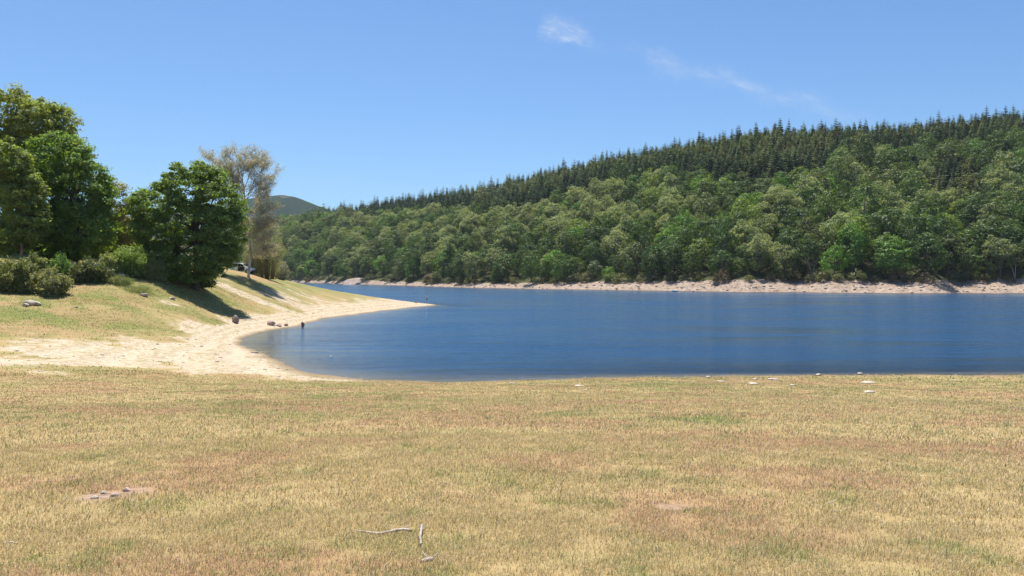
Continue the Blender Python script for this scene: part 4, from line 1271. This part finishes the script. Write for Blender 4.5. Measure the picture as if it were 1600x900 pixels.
def car():
    M_PAINT = simple('white_car_paint', (.80, .80, .80), .25, spec=.6)
    M_GLASS = simple('dark_car_glass', (.012, .014, .018), .05, spec=.8)
    M_TYRE = simple('tyre_rubber', (.02, .02, .02), .9); M_RIM = simple('wheel_alloy', (.5, .5, .52), .35, metallic=.8)
    M_BLACK = simple('black_trim_and_shade', (.02, .02, .022), .5); M_LAMP = simple('headlamp_glass', (.75, .77, .8), .1, spec=.8); M_RED = simple('tail_lamp', (.35, .02, .02), .2)
    b = foot(380, 427, 128)
    root = empty('parked_car', (-42.3, 128, b[2] - .02), 'white parked car under the round oak behind the birch', 'car', rz=R(-6))
    W = .84
    # lower body: stations along the car, nose at +x
    st = [(-2.02, .45, .92, .76), (-1.9, .30, 1.00, .82), (-1.2, .22, 1.02, W), (0, .20, 1.00, W), (1.0, .22, .98, W), (1.55, .24, .90, .82), (1.92, .30, .78, .76), (2.04, .42, .66, .66)]
    rings = [[(x, -w, z0), (x, -w * 1.0, (z0 + z1) / 2), (x, -w * .95, z1), (x, w * .95, z1), (x, w, (z0 + z1) / 2), (x, w, z0)] for x, z0, z1, w in st]
    body = smooth_box('body', rings, M_PAINT, root, .05)
    # glasshouse: pillars and roof in white, glass set just proud
    gh = [(-1.86, .98, .98, .78), (-1.62, .98, 1.42, .74), (-1.0, .98, 1.56, .70), (-.2, .98, 1.58, .70), (.35, .98, 1.50, .70), (1.18, .96, 1.00, .76)]
    rings = [[(x, -.79, z0), (x, -w * .92, z1), (x, w * .92, z1), (x, .79, z0)] for x, z0, z1, w in gh]
    roof = smooth_box('roof', rings, M_PAINT, root, .03)

    def panel(name, pts_, mat, par=root, th=.012):
        n_ = unit(np.cross(np.array(pts_[1]) - pts_[0], np.array(pts_[2]) - pts_[0]))
        f = [tuple(np.array(p) + n_ * th) for p in pts_]
        return smooth_box(name, [[tuple(p) for p in pts_], f], mat, par, 0)
    for sd in (-1, 1):
        def side(x, z): return (x, sd * (.80 - (z - .98) * .235 + .012), z)
        for nm_, q in (('front_window', [(-.18, 1.02), (.98, 1.02), (.34, 1.42), (-.18, 1.49)]), ('rear_window', [(-1.12, 1.02), (-.26, 1.02), (-.26, 1.49), (-1.0, 1.47)]), ('quarter_window', [(-1.66, 1.03), (-1.20, 1.02), (-1.08, 1.45), (-1.52, 1.36)])):
            p = [side(x, z) for x, z in q]
            panel(nm_, p if sd < 0 else p[::-1], M_GLASS)
        # doors: thin skins with handles, front one painted black as open-door interior shade
        for nm_, x0, x1, mt in (('front_doorway_shade', -.20, .88, M_BLACK), ('rear_door', -1.08, -.24, M_PAINT)):
            p = [(x0, sd * .842, .36), (x1, sd * .842, .36), (x1, sd * .812, .97), (x0, sd * .812, .97)]
            d_ = panel(nm_, p if sd < 0 else p[::-1], mt, th=.018)
            hp = [(x0 + .08, sd * .864, .82), (x0 + .26, sd * .864, .82), (x0 + .26, sd * .864, .86), (x0 + .08, sd * .864, .86)]
            panel('handle', hp if sd < 0 else hp[::-1], M_BLACK if mt is M_PAINT else M_PAINT, d_, .03)
        panel('mirror', [(.80, sd * .87, 1.02), (.92, sd * .87, 1.02), (.92, sd * .87, 1.16), (.80, sd * .87, 1.16)][::(1 if sd < 0 else -1)], M_PAINT, th=.16)
        panel('headlight', [(1.72, sd * .79, .66), (1.98, sd * .60, .60), (1.94, sd * .58, .76), (1.66, sd * .78, .84)][::(1 if sd < 0 else -1)], M_LAMP, th=.05)
        panel('tail_light', [(-1.98, sd * .80, .62), (-1.86, sd * .835, .62), (-1.86, sd * .81, .98), (-1.96, sd * .77, .96)][::(1 if sd < 0 else -1)], M_RED, th=.04)
        for x in (-1.28, 1.28):
            w = bpy.data.objects.new('wheel', None); COL.objects.link(w); w.parent = root; w.location = (x, sd * .76, .31); w.empty_display_size = .1
            prof_ = [(.19, -.09), (.28, -.10), (.31, -.06), (.31, .06), (.28, .10), (.19, .09)]
            k = 28; th = np.linspace(0, 2 * np.pi, k, endpoint=False)
            V = np.array([[(r * math.cos(t), y, r * math.sin(t)) for r, y in prof_] for t in th]).reshape(-1, 3)
            m = len(prof_); Q = [[i_ * m + j_, i_ * m + (j_ + 1) % m, ((i_ + 1) % k) * m + (j_ + 1) % m, ((i_ + 1) % k) * m + j_] for i_ in range(k) for j_ in range(m)]
            link('tyre', mesh_np('tyre', V, [Q], None, True), M_TYRE, w)
            V, Q, T = tube([(0, -.085, 0), (0, .085, 0)], [.195, .195], 20); link('rim', mesh_np('rim', V, [Q, T]), M_RIM, w)
    panel('windscreen', [(.52, -.60, 1.42), (1.12, -.66, 1.05), (1.12, .66, 1.05), (.52, .60, 1.42)], M_GLASS, th=.03)
    panel('rear_screen', [(-1.70, .60, 1.33), (-1.86, .66, 1.04), (-1.86, -.66, 1.04), (-1.70, -.60, 1.33)], M_GLASS, th=.03)
    smooth_box('bumper', [[(1.93, -.74, .30), (1.93, -.74, .46), (1.93, .74, .46), (1.93, .74, .30)], [(2.09, -.60, .30), (2.09, -.60, .46), (2.09, .60, .46), (2.09, .60, .30)]], M_BLACK, root, .03)
    smooth_box('bumper', [[(-1.93, -.78, .32), (-1.93, -.78, .50), (-1.93, .78, .50), (-1.93, .78, .32)], [(-2.08, -.70, .32), (-2.08, -.70, .50), (-2.08, .70, .50), (-2.08, .70, .32)]], M_BLACK, root, .03)


car()


# ------------------------------------------------------------------ person
def skin(name, verts, edges, radii, mat, parent=None, sub=2, root_i=0):
    me_ = bpy.data.meshes.new(name); me_.from_pydata(verts, edges, [])
    ob = bpy.data.objects.new(name, me_); COL.objects.link(ob)
    ob.modifiers.new('s', 'SKIN'); sv = me_.skin_vertices[0].data
    for v, r in zip(sv, radii): v.radius = r if isinstance(r, tuple) else (r, r)
    sv[root_i].use_root = True
    sm = ob.modifiers.new('u', 'SUBSURF'); sm.levels = sm.render_levels = sub
    dg = bpy.context.evaluated_depsgraph_get(); dg.update()
    nm_ = bpy.data.meshes.new_from_object(ob.evaluated_get(dg)); nm_.name = name
    bpy.data.objects.remove(ob); bpy.data.meshes.remove(me_)
    for p in nm_.polygons: p.use_smooth = True
    return link(name, nm_, mat, parent)


def person():
    c = ground_at(666.5, 473.8)
    root = empty('person', c, 'person in dark shorts standing on the tip of the spit, head bent down', 'person')
    root.scale = (.98,) * 3
    SK = simple('pale_skin', (.92, .74, .64), .6)  # one even pale skin colour all over
    v, e, r = [], [], []

    def add(p, rad_, frm=None):
        v.append(p); r.append(rad_)
        if frm is not None: e.append((frm, len(v) - 1))
        return len(v) - 1
    pel = add((.04, 0, .93), (.15, .12)); wa_ = add((.04, 0, 1.10), (.13, .105), pel); ch = add((.0, 0, 1.30), (.165, .115), wa_); sh_ = add((-.06, 0, 1.43), (.11, .09), ch)
    nk = add((-.11, 0, 1.51), .055, sh_); j_ = add((-.17, 0, 1.57), .075, nk); hd = add((-.20, 0, 1.64), (.085, .098), j_); add((-.20, 0, 1.71), (.07, .08), hd)
    add((-.30, 0, 1.60), .014, hd)   # nose
    for s_ in (-1, 1):
        hip = add((.04, s_ * .095, .86), .095, pel); kn = add((.0 + .05 * s_, s_ * .10, .49), .06, hip); an = add((.06 + .06 * s_, s_ * .10, .09), .04, kn); he = add((.05 + .06 * s_, s_ * .10, .04), .04, an); add((-.10 + .06 * s_, s_ * .115, .03), .03, he)
        so = add((-.05, s_ * .19, 1.40), .06, sh_); el = add((-.04, s_ * .235, 1.12), .044, so); wr_ = add((-.17, s_ * .19, .92), .03, el); pa = add((-.20, s_ * .18, .85), (.036, .02), wr_)
        for q in range(4):
            f0 = add((-.205 - .018 * (q - 1.5), s_ * .175, .80), .0095, pa); f1 = add((-.20 - .02 * (q - 1.5), s_ * .16, .765 - .006 * (q in (1, 2))), .0085, f0); add((-.19 - .02 * (q - 1.5), s_ * .14, .745), .008, f1)
        t0 = add((-.235, s_ * .165, .85), .012, pa); add((-.25, s_ * .145, .815), .009, t0)
    skin('body', v, e, r, SK, root, 2)
    v, e, r = [], [], []
    pel = add((.04, 0, 1.0), (.165, .135)); p2 = add((.04, 0, .90), (.165, .14), pel)
    for s_ in (-1, 1):
        hip = add((.04, s_ * .10, .82), .115, p2); add((.035 + .02 * s_, s_ * .105, .62), .10, hip)
    skin('shorts', v, e, r, simple('dark_shorts', (.02, .022, .035), .9), root, 2)
    th, ph = np.meshgrid(np.linspace(0, 2 * np.pi, 18, endpoint=False), np.linspace(.02, 1.9, 9))
    V = np.stack([-.185 + .100 * np.sin(ph) * np.cos(th) + .022 * (1 - np.cos(ph)), .100 * np.sin(ph) * np.sin(th), 1.672 + .112 * np.cos(ph) - .05 * np.sin(ph) * np.cos(th) * -1 * (np.cos(th) > 0) - .0], -1)
    V[..., 2] += np.where(np.cos(th) < -.2, .075 * np.clip(ph - .9, 0, 2), -.0)
    k = 18; Q = [[a_ * k + b_, a_ * k + (b_ + 1) % k, (a_ + 1) * k + (b_ + 1) % k, (a_ + 1) * k + b_] for a_ in range(8) for b_ in range(k)]
    link('hair', mesh_np('hair', V.reshape(-1, 3), [Q], None, True), simple('brown_hair', (.10, .06, .035), .7), root)


person()

# ------------------------------------------------------------------ small boat at the far waterline, buoy in the cove
X, Y, z = [float(v) for v in hill(1054, -.9)]
root = empty('rowing_boat', (X, Y, 0), 'small pale boat drawn up at the far waterline', 'boat', rz=R(20))
t = np.linspace(-1, 1, 15); rows_ = []
for q in t:
    w = .52 * (1 - abs(q) ** 2.6) + .03; sheer = .42 + .16 * q * q + (.1 if q > .8 else 0)
    rows_.append([(q * 1.15, y * w, z_) for y, z_ in ((-1, sheer), (-.9, .2), (-.55, .02), (0, -.05), (.55, .02), (.9, .2), (1, sheer), (.9, sheer), (.5, .10), (0, .06), (-.5, .10), (-.9, sheer))])
V = np.array(rows_).reshape(-1, 3); k = 12
Q = [[i_ * k + j_, i_ * k + (j_ + 1) % k, (i_ + 1) * k + (j_ + 1) % k, (i_ + 1) * k + j_] for i_ in range(14) for j_ in range(k)]
link('hull', mesh_np('hull', V, [Q], None, True), simple('pale_green_hull', (.72, .80, .76), .4), root)
for q in (-.45, .35):
    smooth_box('seat', [[(q - .12, -.42, .30), (q + .12, -.42, .30), (q + .12, -.42, .33), (q - .12, -.42, .33)], [(q - .12, .42, .30), (q + .12, .42, .30), (q + .12, .42, .33), (q - .12, .42, .33)]], simple('boat_seat', (.55, .5, .42), .6), root, .005)
c = np.array([(517 - 800) / F * 56, 56.0, 0])
root = empty('float_buoy', c, 'small white float lying on the water of the cove', 'float')
V, Q, T = tube([(-.07, 0, .02), (-.05, 0, .02), (0, 0, .02), (.05, 0, .02), (.07, 0, .02)], [.02, .055, .075, .055, .02], 14); link('float_body', mesh_np('float_body', V, [Q, T], None, True), simple('white_plastic', (.8, .8, .8), .35), root)
V, Q, T = tube([(.06, 0, .02), (.09, 0, .02), (.12, 0, -.02)], [.016, .012, .008], 8); link('float_ring', mesh_np('float_ring', V, [Q, T]), simple('dark_float_ring', (.03, .03, .04), .5), root)

# ------------------------------------------------------------------ sky, sun, camera
SUN_EL, SUN_AZ = 69.5, -20.0       # azimuth from the viewing direction, negative = left
W_ = bpy.data.worlds.new('World'); SC.world = W_; W_.use_nodes = True
nt = W_.node_tree; nt.nodes.clear()
out = nt.nodes.new('ShaderNodeOutputWorld'); bg = nt.nodes.new('ShaderNodeBackground')
sky = nt.nodes.new('ShaderNodeTexSky'); sky.sky_type = 'NISHITA'; sky.sun_disc = False
sky.sun_elevation = R(SUN_EL); sky.sun_rotation = R(SUN_AZ); sky.altitude = 900; sky.air_density = 1.0; sky.dust_density = 1.6; sky.ozone_density = 2.2
bg.inputs['Strength'].default_value = .074
# thin cirrus wisps strung along one line of the sky
tc = nt.nodes.new('ShaderNodeTexCoord')


def pdir(px, py): return unit(np.array([(px - 800) / F, 1, (HY - py) / F]))


a_, b_ = pdir(840, 36), pdir(1350, 190)
e1 = unit(b_ - a_); e2 = unit(np.cross(e1, a_))


def vdot(vec):
    n_ = nt.nodes.new('ShaderNodeVectorMath'); n_.operation = 'DOT_PRODUCT'; nt.links.new(tc.outputs['Generated'], n_.inputs[0]); n_.inputs[1].default_value = vec
    return n_.outputs['Value']


u_ = math_(nt, 'SUBTRACT', vdot(e1), float(a_ @ e1)); v_ = math_(nt, 'SUBTRACT', vdot(e2), float(a_ @ e2))
cmb = nt.nodes.new('ShaderNodeCombineXYZ'); nt.links.new(u_, cmb.inputs[0]); nt.links.new(v_, cmb.inputs[1])
nz = noise(nt, 20, 6, cmb.outputs[0], .65)
vv = math_(nt, 'ADD', v_, math_(nt, 'MULTIPLY', math_(nt, 'SUBTRACT', nz, .5), .055))
band = math_(nt, 'POWER', 2.718, math_(nt, 'MULTIPLY', math_(nt, 'MULTIPLY', vv, vv), -15000.0))
mp = nt.nodes.new('ShaderNodeMapping'); nt.links.new(cmb.outputs[0], mp.inputs[0]); mp.inputs['Scale'].default_value = (10, 46, 1); mp.inputs['Rotation'].default_value = (0, 0, R(25)); mp.inputs['Location'].default_value = (.35, 0, 0)
st_ = ramp(nt, noise(nt, 1.6, 8, mp.outputs[0], .78), [(.47, (0, 0, 0)), (.68, (1, 1, 1))])
rng_ = ramp(nt, math_(nt, 'MULTIPLY', u_, 2.0), [(0.0, (0, 0, 0)), (.03, (.75,) * 3), (.09, (.6,) * 3), (.14, (.08,) * 3), (.25, (.12,) * 3), (.31, (.5,) * 3), (.37, (.2,) * 3), (.45, (.45,) * 3), (.62, (.3,) * 3), (.85, (0, 0, 0))])
fac = math_(nt, 'MULTIPLY', math_(nt, 'MULTIPLY', band, rng_), math_(nt, 'MULTIPLY_ADD', st_, 1.5), True)
cl = math_(nt, 'MULTIPLY', fac, .55, True)
skyc = mixc(nt, cl, mixc(nt, 1.0, sky.outputs[0], (.63, .93, 1.20), 'MULTIPLY'), (6.0, 6.6, 7.6))
nt.links.new(skyc, bg.inputs[0]); nt.links.new(bg.outputs[0], out.inputs[0])

sl = bpy.data.lights.new('sun', 'SUN'); sl.energy = 5.0; sl.angle = R(.5); sl.color = (1, .95, .87)
so = bpy.data.objects.new('sun', sl); COL.objects.link(so)
sd = np.array([math.sin(R(SUN_AZ)) * math.cos(R(SUN_EL)), math.cos(R(SUN_AZ)) * math.cos(R(SUN_EL)), math.sin(R(SUN_EL))])
from mathutils import Vector
so.rotation_euler = Vector(sd).to_track_quat('Z', 'Y').to_euler(); so.location = (0, 0, 60)

cam = bpy.data.cameras.new('camera'); co = bpy.data.objects.new('camera', cam); COL.objects.link(co); SC.camera = co
co.location = (0, 0, EYE); co.rotation_euler = (R(90), 0, 0)
cam.sensor_width = 36; cam.lens = 36 * F / 1600; cam.shift_y = -(450 - HY) / 1600; cam.clip_end = 20000; cam.clip_start = .1

SC.view_settings.view_transform = 'Standard'; SC.view_settings.look = 'None'; SC.view_settings.gamma = 1; SC.view_settings.exposure = 0.7
SC.render.engine = 'CYCLES'
SC.cycles.max_bounces = 6; SC.cycles.transparent_max_bounces = 8; SC.cycles.diffuse_bounces = 3; SC.cycles.glossy_bounces = 3; SC.cycles.caustics_reflective = False; SC.cycles.caustics_refractive = False
SC.cycles.use_denoising = True
SC.cycles.sample_clamp_indirect = 4; SC.cycles.sample_clamp_direct = 4

# ------------------------------------------------------------------ the air between
def air():
    lo, hi = np.array([-2600., -700, -60]), np.array([2600., 4000, 420])
    V = np.array([(x, y, z) for x in (lo[0], hi[0]) for y in (lo[1], hi[1]) for z in (lo[2], hi[2])])
    Q = [[0, 1, 3, 2], [4, 6, 7, 5], [0, 4, 5, 1], [2, 3, 7, 6], [0, 2, 6, 4], [1, 5, 7, 3]]
    m, nt, out = newmat('thin_haze')
    p = N(nt, 'ShaderNodeVolumePrincipled'); p.inputs['Color'].default_value = (.80, .90, 1, 1); p.inputs['Density'].default_value = .00006; p.inputs['Anisotropy'].default_value = .2
    L(nt, p.outputs[0], out.inputs['Volume'])
    tag(link('haze', mesh_np('haze', V, [Q]), m), 'thin blue summer haze over the lake', kind='stuff')


air()
